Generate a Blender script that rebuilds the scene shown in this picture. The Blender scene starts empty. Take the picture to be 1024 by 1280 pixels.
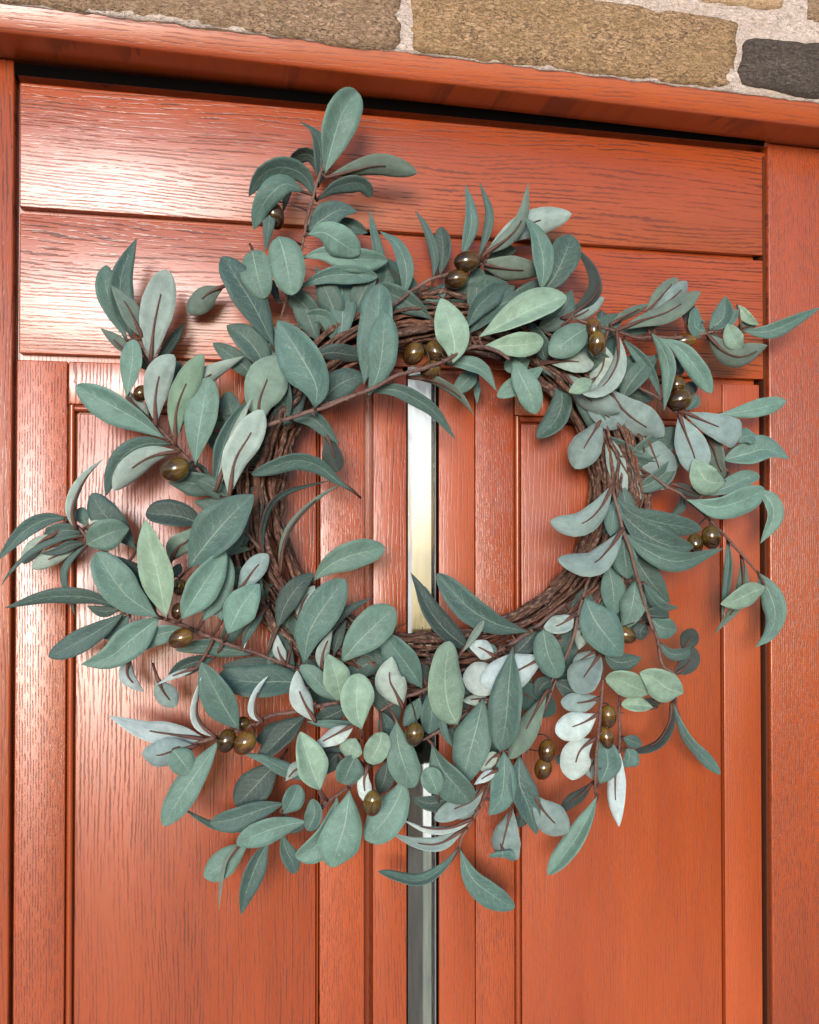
import bpy, bmesh, math, random
from mathutils import Vector, Matrix, noise
random.seed(7)
R = math.radians
scene = bpy.context.scene
C = scene.collection

# ------------------------------------------------------------------ camera
F = 1200.0                      # focal length in pixels of the 1024 x 1280 photograph
YAW, PITCH = R(12.0), R(0.9)
DIST = 0.96                     # metres along the view axis to the door face
Z0 = 1.50                       # height where the view axis meets the door
fwd = Vector((math.sin(YAW) * math.cos(PITCH), math.cos(YAW) * math.cos(PITCH), math.sin(PITCH)))
right = Vector((math.cos(YAW), -math.sin(YAW), 0))
up = right.cross(fwd)
CAM = Vector((0, 0, Z0)) - fwd * DIST
cam_data = bpy.data.cameras.new('camera')
cam_data.sensor_fit = 'VERTICAL'
cam_data.sensor_height = 36.0
cam_data.lens = 36.0 * F / 1280.0
cam_data.clip_start = 0.02
cam_data.clip_end = 500
cam = bpy.data.objects.new('camera', cam_data)
C.objects.link(cam)
rot = Matrix((right, up, -fwd)).transposed()
cam.matrix_world = Matrix.Translation(CAM) @ rot.to_4x4()
scene.camera = cam

# ------------------------------------------------------------------ sky, sun, exposure
SUN_EL, SUN_AZ = R(8), R(-17)   # azimuth measured from straight in front of the door, negative = left
world = bpy.data.worlds.new('World')
scene.world = world
world.use_nodes = True
wn, wl = world.node_tree.nodes, world.node_tree.links
sky = wn.new('ShaderNodeTexSky')
sky.sky_type = 'NISHITA'
sky.sun_disc = False
sky.sun_elevation = SUN_EL
sky.sun_rotation = R(180) - SUN_AZ
sky.air_density = 1.0
sky.dust_density = 0.5
sky.ozone_density = 1.6
bg = wn['Background']
bg.inputs['Strength'].default_value = 0.12
wl.new(sky.outputs['Color'], bg.inputs['Color'])
sun_data = bpy.data.lights.new('sun', 'SUN')
sun_data.energy = 1.5
sun_data.angle = R(19)
sun_data.color = (1.0, 0.995, 0.99)
sun = bpy.data.objects.new('sun', sun_data)
C.objects.link(sun)
to_sun = Vector((math.sin(SUN_AZ) * math.cos(SUN_EL), -math.cos(SUN_AZ) * math.cos(SUN_EL), math.sin(SUN_EL)))
sun.rotation_euler = to_sun.to_track_quat('Z', 'Y').to_euler()
sun.location = to_sun * 6
vs = scene.view_settings
vs.view_transform = 'Standard'
vs.look = 'None'
vs.exposure = 1.34
vs.gamma = 1.0
vs.use_curve_mapping = False

# ------------------------------------------------------------------ helpers
def P(px, py, d=0.0):
    """point at the height d metres in front of the door face, seen at a place of the photograph"""
    ray = right * ((px - 512) / F) + up * (-(py - 640) / F) + fwd
    t = (-d - CAM.y) / ray.y
    return CAM + ray * t

def WX(px, py=900, d=0.0): return P(px, py, d).x
def WZ(px, py, d=0.0): return P(px, py, d).z

def link(name, mesh, mats=(), parent=None):
    o = bpy.data.objects.new(name, mesh)
    for m in mats: mesh.materials.append(m)
    C.objects.link(o)
    if parent is not None: attach(o, parent)
    return o

def attach(o, parent):
    o.parent = parent
    # every mesh is built in place; only the empties carry a position
    if parent.type == 'EMPTY': o.matrix_parent_inverse = Matrix.Translation(-parent.location)

def empty(name, loc):
    o = bpy.data.objects.new(name, None)
    o.empty_display_size = 0.05
    o.location = loc
    C.objects.link(o)
    return o

def tag(o, label=None, cat=None, kind=None, group=None):
    if label: o['label'] = label
    if cat: o['category'] = cat
    if kind: o['kind'] = kind
    if group: o['group'] = group
    return o

def smooth(me):
    me.polygons.foreach_set('use_smooth', [True] * len(me.polygons))

def tilt_fn(pxl, pyl, pxr, pyr, d):
    """slope of a not quite level edge, from two places of the photograph"""
    a, b = P(pxl, pyl, d), P(pxr, pyr, d)
    return (b.z - a.z) / (b.x - a.x), (a.x + b.x) / 2, (a.z + b.z) / 2

def prism(name, prof, axis, a0, a1, mat, parent, bevel=0.0, tilt=None):
    """extrude a closed profile along an axis. axis 'z': prof = (x, y); axis 'x': prof = (z, y)"""
    bm = bmesh.new()
    def v(p, a): return (p[0], p[1], a) if axis == 'z' else (a, p[1], p[0])
    lo = [bm.verts.new(v(p, a0)) for p in prof]
    hi = [bm.verts.new(v(p, a1)) for p in prof]
    n = len(prof)
    for i in range(n):
        bm.faces.new((lo[i], lo[(i + 1) % n], hi[(i + 1) % n], hi[i]))
    bm.faces.new(lo[::-1]); bm.faces.new(hi)
    bmesh.ops.recalc_face_normals(bm, faces=bm.faces)
    if bevel:
        bmesh.ops.bevel(bm, geom=list(bm.edges), offset=bevel, segments=3, profile=0.5, affect='EDGES', clamp_overlap=True)
    if tilt:
        for v in bm.verts: v.co.z += tilt[0] * (v.co.x - tilt[1])
    me = bpy.data.meshes.new(name); bm.to_mesh(me); bm.free()
    return link(name, me, (mat,), parent)

def board(name, x0, x1, z0, z1, y_front, y_back, mat, parent, bevel=0.0015, tilt_top=None):
    bm = bmesh.new()
    bmesh.ops.create_cube(bm, size=1)
    for v in bm.verts:
        v.co = Vector(((x0 + x1) / 2 + v.co.x * (x1 - x0), (y_front + y_back) / 2 + v.co.y * (y_back - y_front), (z0 + z1) / 2 + v.co.z * (z1 - z0)))
    if tilt_top:
        for v in bm.verts:
            if v.co.z > (z0 + z1) / 2: v.co.z += tilt_top[0] * (v.co.x - tilt_top[1])
    bmesh.ops.recalc_face_normals(bm, faces=bm.faces)
    if bevel:
        bmesh.ops.bevel(bm, geom=list(bm.edges), offset=bevel, segments=3, profile=0.5, affect='EDGES', clamp_overlap=True)
    me = bpy.data.meshes.new(name); bm.to_mesh(me); bm.free()
    smooth_by_angle(me)
    return link(name, me, (mat,), parent)

def smooth_by_angle(me):
    smooth(me)
    try: me.set_sharp_from_angle(angle=R(50))
    except Exception: pass

# ------------------------------------------------------------------ materials
def new_mat(name):
    m = bpy.data.materials.new(name); m.use_nodes = True
    nt = m.node_tree
    return m, nt.nodes, nt.links, nt.nodes['Principled BSDF']

def nd(nodes, t, **kw):
    n = nodes.new(t)
    for k, v in kw.items():
        if k in n.inputs.keys() if hasattr(n.inputs, 'keys') else False: n.inputs[k].default_value = v
        else: setattr(n, k, v)
    return n

def math_node(N, L, op, a, b=None, c=None, clamp=False):
    n = N.new('ShaderNodeMath'); n.operation = op; n.use_clamp = clamp
    for i, s in enumerate((a, b, c)):
        if s is None: continue
        if isinstance(s, (int, float)): n.inputs[i].default_value = s
        else: L.new(s, n.inputs[i])
    return n.outputs[0]

def ramp(N, L, fac, stops, interp='LINEAR'):
    n = N.new('ShaderNodeValToRGB'); n.color_ramp.interpolation = interp
    cr = n.color_ramp
    while len(cr.elements) > 1: cr.elements.remove(cr.elements[-1])
    cr.elements[0].position = stops[0][0]; cr.elements[0].color = (*stops[0][1], 1)
    for p, c in stops[1:]:
        e = cr.elements.new(p); e.color = (*c, 1)
    L.new(fac, n.inputs[0])
    return n.outputs[0]

def mix(N, L, fac, a, b, mode='MIX'):
    n = N.new('ShaderNodeMix'); n.data_type = 'RGBA'; n.blend_type = mode
    for i, s in ((0, fac), (6, a), (7, b)):
        if isinstance(s, (int, float)): n.inputs[i].default_value = s
        elif isinstance(s, tuple): n.inputs[i].default_value = (*s, 1)
        else: L.new(s, n.inputs[i])
    return n.outputs[2]

def noise_tex(N, L, vec, scale, detail=3, rough=0.5, dist=0.0):
    n = N.new('ShaderNodeTexNoise'); n.inputs['Scale'].default_value = scale
    n.inputs['Detail'].default_value = detail; n.inputs['Roughness'].default_value = rough
    n.inputs['Distortion'].default_value = dist
    L.new(vec, n.inputs['Vector'])
    return n.outputs['Fac']

def mapping(N, L, vec, scale=(1, 1, 1), loc=(0, 0, 0)):
    n = N.new('ShaderNodeMapping'); n.inputs['Scale'].default_value = scale; n.inputs['Location'].default_value = loc
    L.new(vec, n.inputs['Vector'])
    return n.outputs[0]

DOOR_A = (0.355, 0.062, 0.012)
DOOR_B = (0.250, 0.039, 0.007)
def wood_mat(name, along, pitch=240.0, dash=26.0, pore=.7, wav=2.5, seed=0.0, bump=.35, gate=(.15, .6), speck=0.25):
    """red stained foil with an embossed oak grain; along = 'z' or 'x'; pitch = grain lines per metre"""
    m, N, L, B = new_mat(name)
    co = N.new('ShaderNodeTexCoord').outputs['Object']
    co = mapping(N, L, co, loc=(seed, seed * 1.7, seed * 0.6))
    def S(ac, al): return (ac, 1, al) if along == 'z' else (al, 1, ac)
    sep = N.new('ShaderNodeSeparateXYZ'); L.new(co, sep.inputs[0])
    ac = sep.outputs[0] if along == 'z' else sep.outputs[2]
    slow = noise_tex(N, L, mapping(N, L, co, S(9, 1.6)), 1.0, 2, .5)
    quick = noise_tex(N, L, mapping(N, L, co, S(60, 14)), 1.0, 2, .5)
    tiny = noise_tex(N, L, mapping(N, L, co, S(300, 130)), 1.0, 1, .5)
    ph = math_node(N, L, 'MULTIPLY_ADD', ac, pitch, math_node(N, L, 'MULTIPLY', slow, wav * 9))
    ph = math_node(N, L, 'ADD', ph, math_node(N, L, 'MULTIPLY', quick, wav * .9))
    ph = math_node(N, L, 'ADD', ph, math_node(N, L, 'MULTIPLY', tiny, .55))
    sn = math_node(N, L, 'SINE', math_node(N, L, 'MULTIPLY', ph, 6.2832))
    ln = N.new('ShaderNodeMapRange'); ln.interpolation_type = 'SMOOTHSTEP'
    ln.inputs['From Min'].default_value = gate[0]; ln.inputs['From Max'].default_value = gate[1]; L.new(sn, ln.inputs['Value'])
    dn = noise_tex(N, L, mapping(N, L, co, S(pitch * 1.15, dash)), 1.0, 3, .6)
    dm = N.new('ShaderNodeMapRange'); dm.interpolation_type = 'SMOOTHSTEP'
    dm.inputs['From Min'].default_value = .42; dm.inputs['From Max'].default_value = .60; L.new(dn, dm.inputs['Value'])
    area = noise_tex(N, L, mapping(N, L, co, S(16, 3)), 1.0, 2, .5)
    am = N.new('ShaderNodeMapRange'); am.inputs['From Min'].default_value = .30; am.inputs['From Max'].default_value = .58
    am.inputs['To Min'].default_value = .35; L.new(area, am.inputs['Value'])
    pores = math_node(N, L, 'MULTIPLY', math_node(N, L, 'MULTIPLY', ln.outputs[0], dm.outputs[0]), am.outputs[0])
    fine = noise_tex(N, L, mapping(N, L, co, S(1100, 90)), 1.0, 2, .6)
    fm = N.new('ShaderNodeMapRange'); fm.inputs['From Min'].default_value = .52; fm.inputs['From Max'].default_value = .70; L.new(fine, fm.inputs['Value'])
    broad = noise_tex(N, L, mapping(N, L, co, S(16, 2.2)), 1.0, 3, .55)
    base = mix(N, L, ramp(N, L, broad, [(.3, (0, 0, 0)), (.7, (1, 1, 1))]), DOOR_A, DOOR_B)
    oi = N.new('ShaderNodeObjectInfo')
    base = mix(N, L, 1.0, base, ramp(N, L, oi.outputs['Random'], [(0, (.86, .84, .84)), (1, (1.1, 1.12, 1.1))]), 'MULTIPLY')
    dark = mix(N, L, math_node(N, L, 'MULTIPLY', fm.outputs[0], speck), base, (0.10, 0.013, 0.008))
    dark = mix(N, L, math_node(N, L, 'MULTIPLY', pores, pore), dark, (0.030, 0.005, 0.005))
    L.new(dark, B.inputs['Base Color'])
    L.new(math_node(N, L, 'MULTIPLY_ADD', pores, .3, .33), B.inputs['Roughness'])
    B.inputs['Specular IOR Level'].default_value = 0.4
    B.inputs['Coat Weight'].default_value = 0.55; B.inputs['Coat Roughness'].default_value = 0.27; B.inputs['Coat IOR'].default_value = 1.5
    h = math_node(N, L, 'MULTIPLY_ADD', pores, -1.0, math_node(N, L, 'MULTIPLY', fine, .30))
    bp = N.new('ShaderNodeBump'); bp.inputs['Strength'].default_value = bump; bp.inputs['Distance'].default_value = 0.0006
    L.new(h, bp.inputs['Height']); L.new(bp.outputs[0], B.inputs['Normal']); L.new(bp.outputs[0], B.inputs['Coat Normal'])
    return m
W_V = wood_mat('red oak grain upright', 'z', 290, 17, .66, 1.7)
W_VF = wood_mat('red oak grain fine', 'z', 420, 90, .62, .6, seed=3.1, speck=.4)
W_VS = wood_mat('red oak grain calm', 'z', 330, 18, .30, 1.8, seed=6.4, bump=.2)
W_H = wood_mat('red oak grain level', 'x', 260, 11, .74, 1.7, seed=1.3, bump=.35)
W_HS = wood_mat('red oak grain level calm', 'x', 260, 22, .45, 1.0, seed=4.2, bump=.2)
W_E = wood_mat('red smooth moulding', 'z', 300, 6, .10, .5, seed=2.2, bump=.08, speck=.1)

def plain_mat(name, col, rough=.6, spec=.4, metal=0.0):
    m, N, L, B = new_mat(name)
    co = N.new('ShaderNodeTexCoord').outputs['Object']
    n = noise_tex(N, L, co, 60, 3, .6)
    L.new(mix(N, L, n, tuple(c * .8 for c in col), tuple(min(1, c * 1.2) for c in col)), B.inputs['Base Color'])
    B.inputs['Roughness'].default_value = rough; B.inputs['Specular IOR Level'].default_value = spec; B.inputs['Metallic'].default_value = metal
    return m
RUBBER_AND_SHADE = plain_mat('black rubber and gap shade', (.003, .0025, .0025), .8, .0)  # glazing rubber; under the head the same black paints the gap's shadow
GREYSEAL = plain_mat('grey glazing seal', (.16, .15, .145), .5)

# ------------------------------------------------------------------ door leaf
T_TOP = tilt_fn(20, 97, 957, 186, 0.0)
Z_TOP = T_TOP[2]
Z_R1 = (WZ(22, 264) + WZ(955, 321)) / 2
Z_R2 = (WZ(22, 444) + WZ(955, 478)) / 2
Z_BOT = 0.02
XL, XR = WX(17.5), WX(951)
door = empty('front_door', ((XL + XR) / 2, 0.02, Z_BOT))
tag(door, 'red-brown wood-grain front door with two panels and a narrow central window', 'door')
G = 0.0035          # half a groove
DEPTH = 0.009
GX0, GX1 = WX(508.5), WX(549)            # glazing opening
# backing behind all grooves, in two halves left and right of the glazing opening plus top and bottom
Z_GL_T = WZ(530, 455); Z_GL_B = 0.25
board('door_core', XL, WX(455.2), Z_BOT, Z_TOP + .005, DEPTH, .045, W_E, door, .0, T_TOP)
board('door_core', WX(466.8), GX0 - .002, Z_BOT, Z_TOP + .005, DEPTH, .045, W_E, door, .0, T_TOP)
board('groove_bed', WX(455.2) + .0001, WX(466.8) - .0001, Z_BOT, Z_TOP + .0049, .026, .0448, W_E, door, .0, T_TOP)
board('door_core', GX1 + .002, XR, Z_BOT, Z_TOP + .005, DEPTH, .045, W_E, door, .001, T_TOP)
board('door_core', GX0 - .0019, GX1 + .0019, Z_GL_T, Z_TOP + .0048, DEPTH + .0003, .0448, W_E, door, .0, T_TOP)
board('door_core', GX0 - .0019, GX1 + .0019, Z_BOT + .0002, Z_GL_B, DEPTH + .0003, .0448, W_E, door, .0)
# two wide horizontal top boards
board('top_board', WX(20.5), WX(957, 260), Z_R1 + G * .8, Z_TOP - .004, 0, DEPTH, W_H, door, .0010, T_TOP)
board('top_board', WX(21), WX(956, 400), Z_R2 + G * .8, Z_R1 - G * .8, 0, DEPTH, W_H, door, .0010)
Z_LOW_T = Z_R2 - G * 1.0
# outer stiles
board('stile', WX(18.5), WX(82), Z_BOT, Z_LOW_T, 0, DEPTH, W_VF, door, .0010)
board('stile', WX(905.5), WX(951.5), Z_BOT, Z_LOW_T, 0, DEPTH, W_VS, door, .0008)
# strips beside the window
board('inner_stile', WX(400), WX(455.5), Z_BOT, Z_LOW_T, 0, DEPTH, W_VF, door, .0009)
board('glazing_strip', WX(466.5), GX0, Z_BOT, Z_LOW_T, 0, DEPTH, W_V, door, .0009)
board('glazing_strip', GX1, WX(593.7), Z_BOT, Z_LOW_T, 0, DEPTH, W_VS, door, .0008)
board('inner_stile', WX(594.6), WX(643), Z_BOT, Z_LOW_T, 0, DEPTH, W_VF, door, .0008)
# panels: a raised field inside a bead frame, with a rail above each
Z_PT = WZ(86, 505)
Z_PB = 0.30
def panel(xa, xb, mat, rail_mat, bead_l, bead_r):
    board('panel_rail', xa + .0004, xb - .0004, Z_PT, Z_LOW_T, 0, DEPTH, rail_mat, door, .0010)
    board('panel_rail', xa + .0004, xb - .0004, Z_BOT, Z_PB, 0, DEPTH, rail_mat, door, .0010)
    b = .0055
    # bead frame, a half round standing a little proud
    def bead(kind, p, a0, a1, w):
        prof = [(p - w / 2, DEPTH), (p - w / 2, .0005), (p - w / 4, -.0008), (p, -.0012), (p + w / 4, -.0008), (p + w / 2, .0005), (p + w / 2, DEPTH)]
        o = prism('bead', prof, kind, a0, a1, W_E, door)
        smooth_by_angle(o.data)
    wl, wr = bead_l, bead_r
    bead('z', xa + .001 + wl / 2, Z_PB + .001, Z_PT - .001, wl)
    bead('z', xb - .001 - wr / 2, Z_PB + .001, Z_PT - .001, wr)
    bead('x', Z_PT - .001 - b / 2, xa + .001 + wl, xb - .001 - wr, b)
    bead('x', Z_PB + .001 + b / 2, xa + .001 + wl, xb - .001 - wr, b)
    board('panel', xa + .0028 + wl, xb - .0018 - wr, Z_PB + .009, Z_PT - .0085, .0012, DEPTH, mat, door, .0009)
panel(WX(82.8), WX(399.6), W_V, W_V, .0052, .0016)
panel(WX(643.6), WX(905), W_VS, W_V, .0050, .0010)
# window: rubber seal, pane
for s, x0, x1, mt in ((0, GX0 - .0002, GX0 + .0016, RUBBER_AND_SHADE), (1, GX1 - .0022, GX1 - .0004, RUBBER_AND_SHADE), (2, GX1 - .0036, GX1 - .0023, GREYSEAL)):
    board('glazing_seal', x0, x1, Z_GL_B, Z_GL_T, .001 + .001 * s, .02, mt, door, .0004)
gm, N, L, B = new_mat('window glass')
B.inputs['Base Color'].default_value = (.93, .95, .94, 1); B.inputs['Roughness'].default_value = .045
B.inputs['Transmission Weight'].default_value = 1.0; B.inputs['IOR'].default_value = 1.5
wv = noise_tex(N, L, mapping(N, L, N.new('ShaderNodeTexCoord').outputs['Object'], (40, 1, 6)), 1, 1)
bp = N.new('ShaderNodeBump'); bp.inputs['Strength'].default_value = .06; bp.inputs['Distance'].default_value = .002
L.new(wv, bp.inputs['Height']); L.new(bp.outputs[0], B.inputs['Normal'])
board('window_pane', GX0 + .001, GX1 - .002, Z_GL_B, Z_GL_T, .005, .009, gm, door, 0)

# ------------------------------------------------------------------ hall behind the window (only its end shows through the pane, and its parts glow by themselves)
def glow_mat(name, col, s):  # surface emits by itself, standing in for light falling in the hall
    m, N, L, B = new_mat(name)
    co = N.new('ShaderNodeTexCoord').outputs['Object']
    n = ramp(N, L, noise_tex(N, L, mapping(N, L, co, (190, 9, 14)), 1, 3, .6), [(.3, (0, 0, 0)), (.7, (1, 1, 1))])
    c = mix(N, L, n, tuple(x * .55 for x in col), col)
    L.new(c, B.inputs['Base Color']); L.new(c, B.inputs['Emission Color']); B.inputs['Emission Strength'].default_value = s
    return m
hall = empty('hallway', (0.1, 1.0, 0.0)); hall['kind'] = 'structure'
HY = 0.42
def hz(py): return WZ(528, py, -HY)
def hx(px): return WX(px, 700, -HY)
HALL_D = plain_mat('dark hall furniture', (.03, .024, .017), .9, .05)
HALL_G = plain_mat('grey green curtain', (.16, .17, .15), .8)
HALL_W = plain_mat('hall wall', (.5, .42, .3), .8)
board('hall_wall', hx(440), hx(640), 0, hz(380), HY + .05, HY + .09, HALL_W, hall, 0)
hw, N, L, B = new_mat('glowing hall window')
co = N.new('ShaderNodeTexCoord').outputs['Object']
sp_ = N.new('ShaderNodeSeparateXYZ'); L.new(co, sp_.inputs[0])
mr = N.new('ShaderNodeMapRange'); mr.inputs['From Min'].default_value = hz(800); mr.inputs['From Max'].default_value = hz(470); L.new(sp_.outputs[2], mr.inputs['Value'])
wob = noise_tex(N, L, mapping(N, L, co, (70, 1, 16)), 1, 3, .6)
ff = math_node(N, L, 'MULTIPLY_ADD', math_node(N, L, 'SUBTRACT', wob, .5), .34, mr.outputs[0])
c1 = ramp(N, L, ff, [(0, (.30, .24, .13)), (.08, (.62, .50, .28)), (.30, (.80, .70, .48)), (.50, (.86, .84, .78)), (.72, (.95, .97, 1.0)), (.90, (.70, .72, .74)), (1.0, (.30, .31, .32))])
L.new(c1, B.inputs['Base Color']); L.new(c1, B.inputs['Emission Color']); B.inputs['Emission Strength'].default_value = .40  # the window's own emission stands in for daylight
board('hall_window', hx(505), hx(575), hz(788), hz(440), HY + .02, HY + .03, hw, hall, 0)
board('hall_mullion', hx(506), hx(513), hz(1010), hz(500), HY - .01, HY + .01, glow_mat('glowing window edge', (1, 1, 1), .38), hall, 0)
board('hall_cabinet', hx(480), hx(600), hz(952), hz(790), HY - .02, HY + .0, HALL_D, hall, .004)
board('hall_shelf', hx(480), hx(600), hz(806), hz(801), HY - .04, HY - .02, glow_mat('glowing shelf edge', (1, .9, .62), .2), hall, 0)
board('hall_pale_post', hx(526), hx(548), hz(1046), hz(950), HY - .03, HY - .01, glow_mat('glowing pale post', (.85, .87, .84), .55), hall, 0)
board('hall_curtain', hx(523), hx(556), 0, hz(1046), HY - .03, HY - .01, glow_mat('glowing hall curtain', (.34, .36, .29), .42), hall, 0)
board('hall_dark_panel', hx(470), hx(523), 0, hz(951), HY - .03, HY - .01, glow_mat('dim glowing hall panel', (.15, .13, .105), .3), hall, 0)
# closed box of the hall, so that daylight reaches it only through the pane
for a in ((hx(430), hx(432), 0.05, HY + .1), (hx(650), hx(652), 0.05, HY + .1)):
    board('hall_side_wall', a[0], a[1], 0, hz(370), a[2], a[3], HALL_W, hall, 0)
board('hall_ceiling', hx(432), hx(650), hz(370), hz(366), .05, HY + .1, HALL_W, hall, 0)

# ------------------------------------------------------------------ frame
frame = empty('door_frame', ((XL + XR) / 2, 0.0, 0.0))
tag(frame, 'red-brown wood-grain frame around the door under the stone', 'door frame')
HD = 0.055                       # head stands this far in front of the door face
T_F0 = tilt_fn(0, 5, 1024, 133, HD); T_F1 = tilt_fn(0, 40, 1024, 157, HD)
z_f0, z_f1 = T_F0[2], T_F1[2]
T_HD = ((T_F0[0] + T_F1[0]) / 2, T_F1[1])
FX0, FX1 = XL - .09, XR + .16
ZH = WZ(500, 141, 0)            # where the black gap starts on the door face
hp = [(z_f0 + .05, -HD - .0055), (z_f0, -HD - .0055), (z_f1 + .004, -HD), (z_f1 + .0012, -HD + .0012), (z_f1, -HD + .004), (z_f1 + .0004, .03), (z_f0 + .05, .03)]
o = prism('frame_head', hp, 'x', FX0, FX1, W_HS, frame, 0.0, T_HD); smooth_by_angle(o.data)
# black strip painted as the shadow in the gap between head and door, then the thin top edge of the leaf
prism('head_gap_shade', [(z_f1 - .001, -.010), (z_f1 - .010, -.006), (Z_TOP + .004, .0), (Z_TOP + .001, .008), (z_f1 - .001, .02)], 'x', XL - .002, XR + .004, RUBBER_AND_SHADE, frame, 0.0, T_TOP)
prism('leaf_top_trim', [(Z_TOP + .0005, -.004), (Z_TOP + .004, -.006), (Z_TOP + .0075, -.003), (Z_TOP + .0065, .0087), (Z_TOP - .001, .0087)], 'x', XL, WX(957, 200), W_HS, frame, .0006, T_TOP)
JD = 0.004
board('jamb', FX0, WX(13.0, 900, JD), 0, z_f1 - .0006, -JD, .04, W_V, frame, .002, T_HD)
board('jamb', WX(964, 900, 0.006), FX1, 0, z_f1 - .0006, -.006, .04, W_VF, frame, .002, T_HD)
board('jamb_rebate', WX(12), XL - .0003, 0, z_f1 - .0008, .013, .05, W_E, frame, .0, T_HD)
board('jamb_rebate', XR + .0003, WX(968), 0, z_f1 - .0008, .020, .05, W_E, frame, .0, T_HD)
GAP_SHADE = plain_mat('brown gap shade', (.075, .022, .011), .8, .1)  # dark brown strip paints the shade inside the right jamb gap
board('jamb_gap_shade', WX(964, 900, 0.006) - .0032, WX(964, 900, 0.006) - .0002, 0.02, z_f1 - .02, -.001, .0195, GAP_SHADE, frame, .0004)
board('sill', FX0, FX1, 0.0, Z_BOT - .002, -.06, .04, W_HS, frame, .002)

# ------------------------------------------------------------------ stone wall over the frame
wall = empty('stone_wall', ((XL + XR) / 2, -HD, z_f0))
tag(wall, 'rough tan and dark stone wall with pale mortar above the door', 'wall')
def stone_mat(name, pal, seed):
    pal = [(c[0] * 1.2, c[1] * 1.12, c[2] * 1.18) for c in pal]
    m, N, L, B = new_mat(name)
    co = mapping(N, L, N.new('ShaderNodeTexCoord').outputs['Object'], loc=(seed, seed, seed * 2))
    a = noise_tex(N, L, mapping(N, L, co, (190, 260, 420)), 1, 6, .78, .8)
    b = noise_tex(N, L, mapping(N, L, co, (22, 22, 40)), 1, 3, .6)
    c = noise_tex(N, L, mapping(N, L, co, (420, 420, 700)), 1, 3, .6)
    col = ramp(N, L, a, [(.30, pal[0]), (.44, pal[1]), (.55, pal[2]), (.70, pal[3])])
    col = mix(N, L, ramp(N, L, b, [(.38, (0, 0, 0)), (.62, (1, 1, 1))]), col, mix(N, L, .5, col, pal[4]))
    col = mix(N, L, ramp(N, L, c, [(.58, (0, 0, 0)), (.7, (1, 1, 1))]), col, pal[0])
    L.new(col, B.inputs['Base Color']); B.inputs['Roughness'].default_value = .9; B.inputs['Specular IOR Level'].default_value = .2
    bp = N.new('ShaderNodeBump'); bp.inputs['Strength'].default_value = .9; bp.inputs['Distance'].default_value = .004
    L.new(math_node(N, L, 'ADD', a, math_node(N, L, 'MULTIPLY', c, .4)), bp.inputs['Height']); L.new(bp.outputs[0], B.inputs['Normal'])
    return m
TAN = stone_mat('tan gritstone', [(.035, .024, .014), (.17, .11, .06), (.42, .28, .15), (.66, .48, .29), (.30, .20, .09)], 1.0)
TAN2 = stone_mat('grey tan gritstone', [(.032, .023, .016), (.17, .115, .07), (.38, .265, .165), (.62, .465, .32), (.26, .18, .10)], 5.0)
GOLD = stone_mat('golden gritstone', [(.12, .08, .05), (.36, .24, .13), (.55, .40, .23), (.68, .52, .33), (.5, .36, .2)], 9.0)
DARK = stone_mat('dark weathered stone', [(.02, .017, .015), (.055, .045, .036), (.11, .09, .07), (.24, .20, .16), (.06, .05, .04)], 13.0)
MORT = stone_mat('pale lime mortar', [(.16, .13, .10), (.44, .37, .30), (.66, .58, .49), (.80, .73, .65), (.44, .36, .28)], 17.0)

def stone(corners, mat, d_front, seed, label=None, nx=44, nz=16):
    """four photo corners (tl, tr, br, bl) on the wall plane; a domed, broken face and sides going back into the wall"""
    c = [P(x, y, d_front) for x, y in corners]
    bm = bmesh.new(); grid = []; wide = (c[1] - c[0]).length
    for j in range(nz + 1):
        row = []
        for i in range(nx + 1):
            u, v = i / nx, j / nz
            # soften corners
            uu, vv = u * 2 - 1, v * 2 - 1
            k = 1 - .009 / wide * (abs(uu) ** 6) * (abs(vv) ** 3)
            kz = 1 - .10 * (abs(vv) ** 4) * (abs(uu) ** 12)
            U, V = (uu * k + 1) / 2, (vv * kz + 1) / 2
            p = (c[0] * (1 - U) + c[1] * U) * (1 - V) + (c[3] * (1 - U) + c[2] * U) * V
            q = Vector((p.x * 14 + seed, seed, p.z * 22))
            rim = max(abs(uu) ** 10, abs(vv) ** 6)
            n1 = noise.fractal(q, 0.7, 2.1, 5); n2 = noise.fractal(q * 6, 0.6, 2.0, 3)
            p = p + Vector((n2 * .0008, 0, 0))
            e = max(abs(uu), abs(vv)) ** 8
            p = p + Vector((noise.fractal(Vector((p.z * 30, seed, 1.0)), .7, 2, 3) * .006 * abs(uu) ** 20, 0, noise.fractal(Vector((p.x * 16, seed, 4.0 * (vv > 0))), .7, 2, 4) * .0034 * e))
            p.y = -d_front - n1 * .0024 - n2 * .0013 + rim * .0045
            row.append(bm.verts.new(p))
        grid.append(row)
    for j in range(nz):
        for i in range(nx):
            bm.faces.new((grid[j][i], grid[j + 1][i], grid[j + 1][i + 1], grid[j][i + 1]))
    ring = [grid[0][i] for i in range(nx + 1)] + [grid[j][nx] for j in range(1, nz + 1)] + [grid[nz][i] for i in range(nx - 1, -1, -1)] + [grid[j][0] for j in range(nz - 1, 0, -1)]
    back = [bm.verts.new((v.co.x, -d_front + .08, v.co.z)) for v in ring]
    n = len(ring)
    for i in range(n):
        bm.faces.new((ring[i], ring[(i + 1) % n], back[(i + 1) % n], back[i]))
    bmesh.ops.recalc_face_normals(bm, faces=bm.faces)
    me = bpy.data.meshes.new('stone'); bm.to_mesh(me); bm.free(); smooth(me)
    o = link('stone', me, (mat,), wall)
    if label: o['label'] = label
    return o
SD = HD + .012
stone([(-420, -190), (-60, -145), (-62, -14), (-425, -62)], TAN, SD, 8.3)
stone([(-44, -140), (506, -75), (503, 63), (-42, -8)], TAN2, SD, 1.7, 'long grey-tan stone above the left half of the door')
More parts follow.
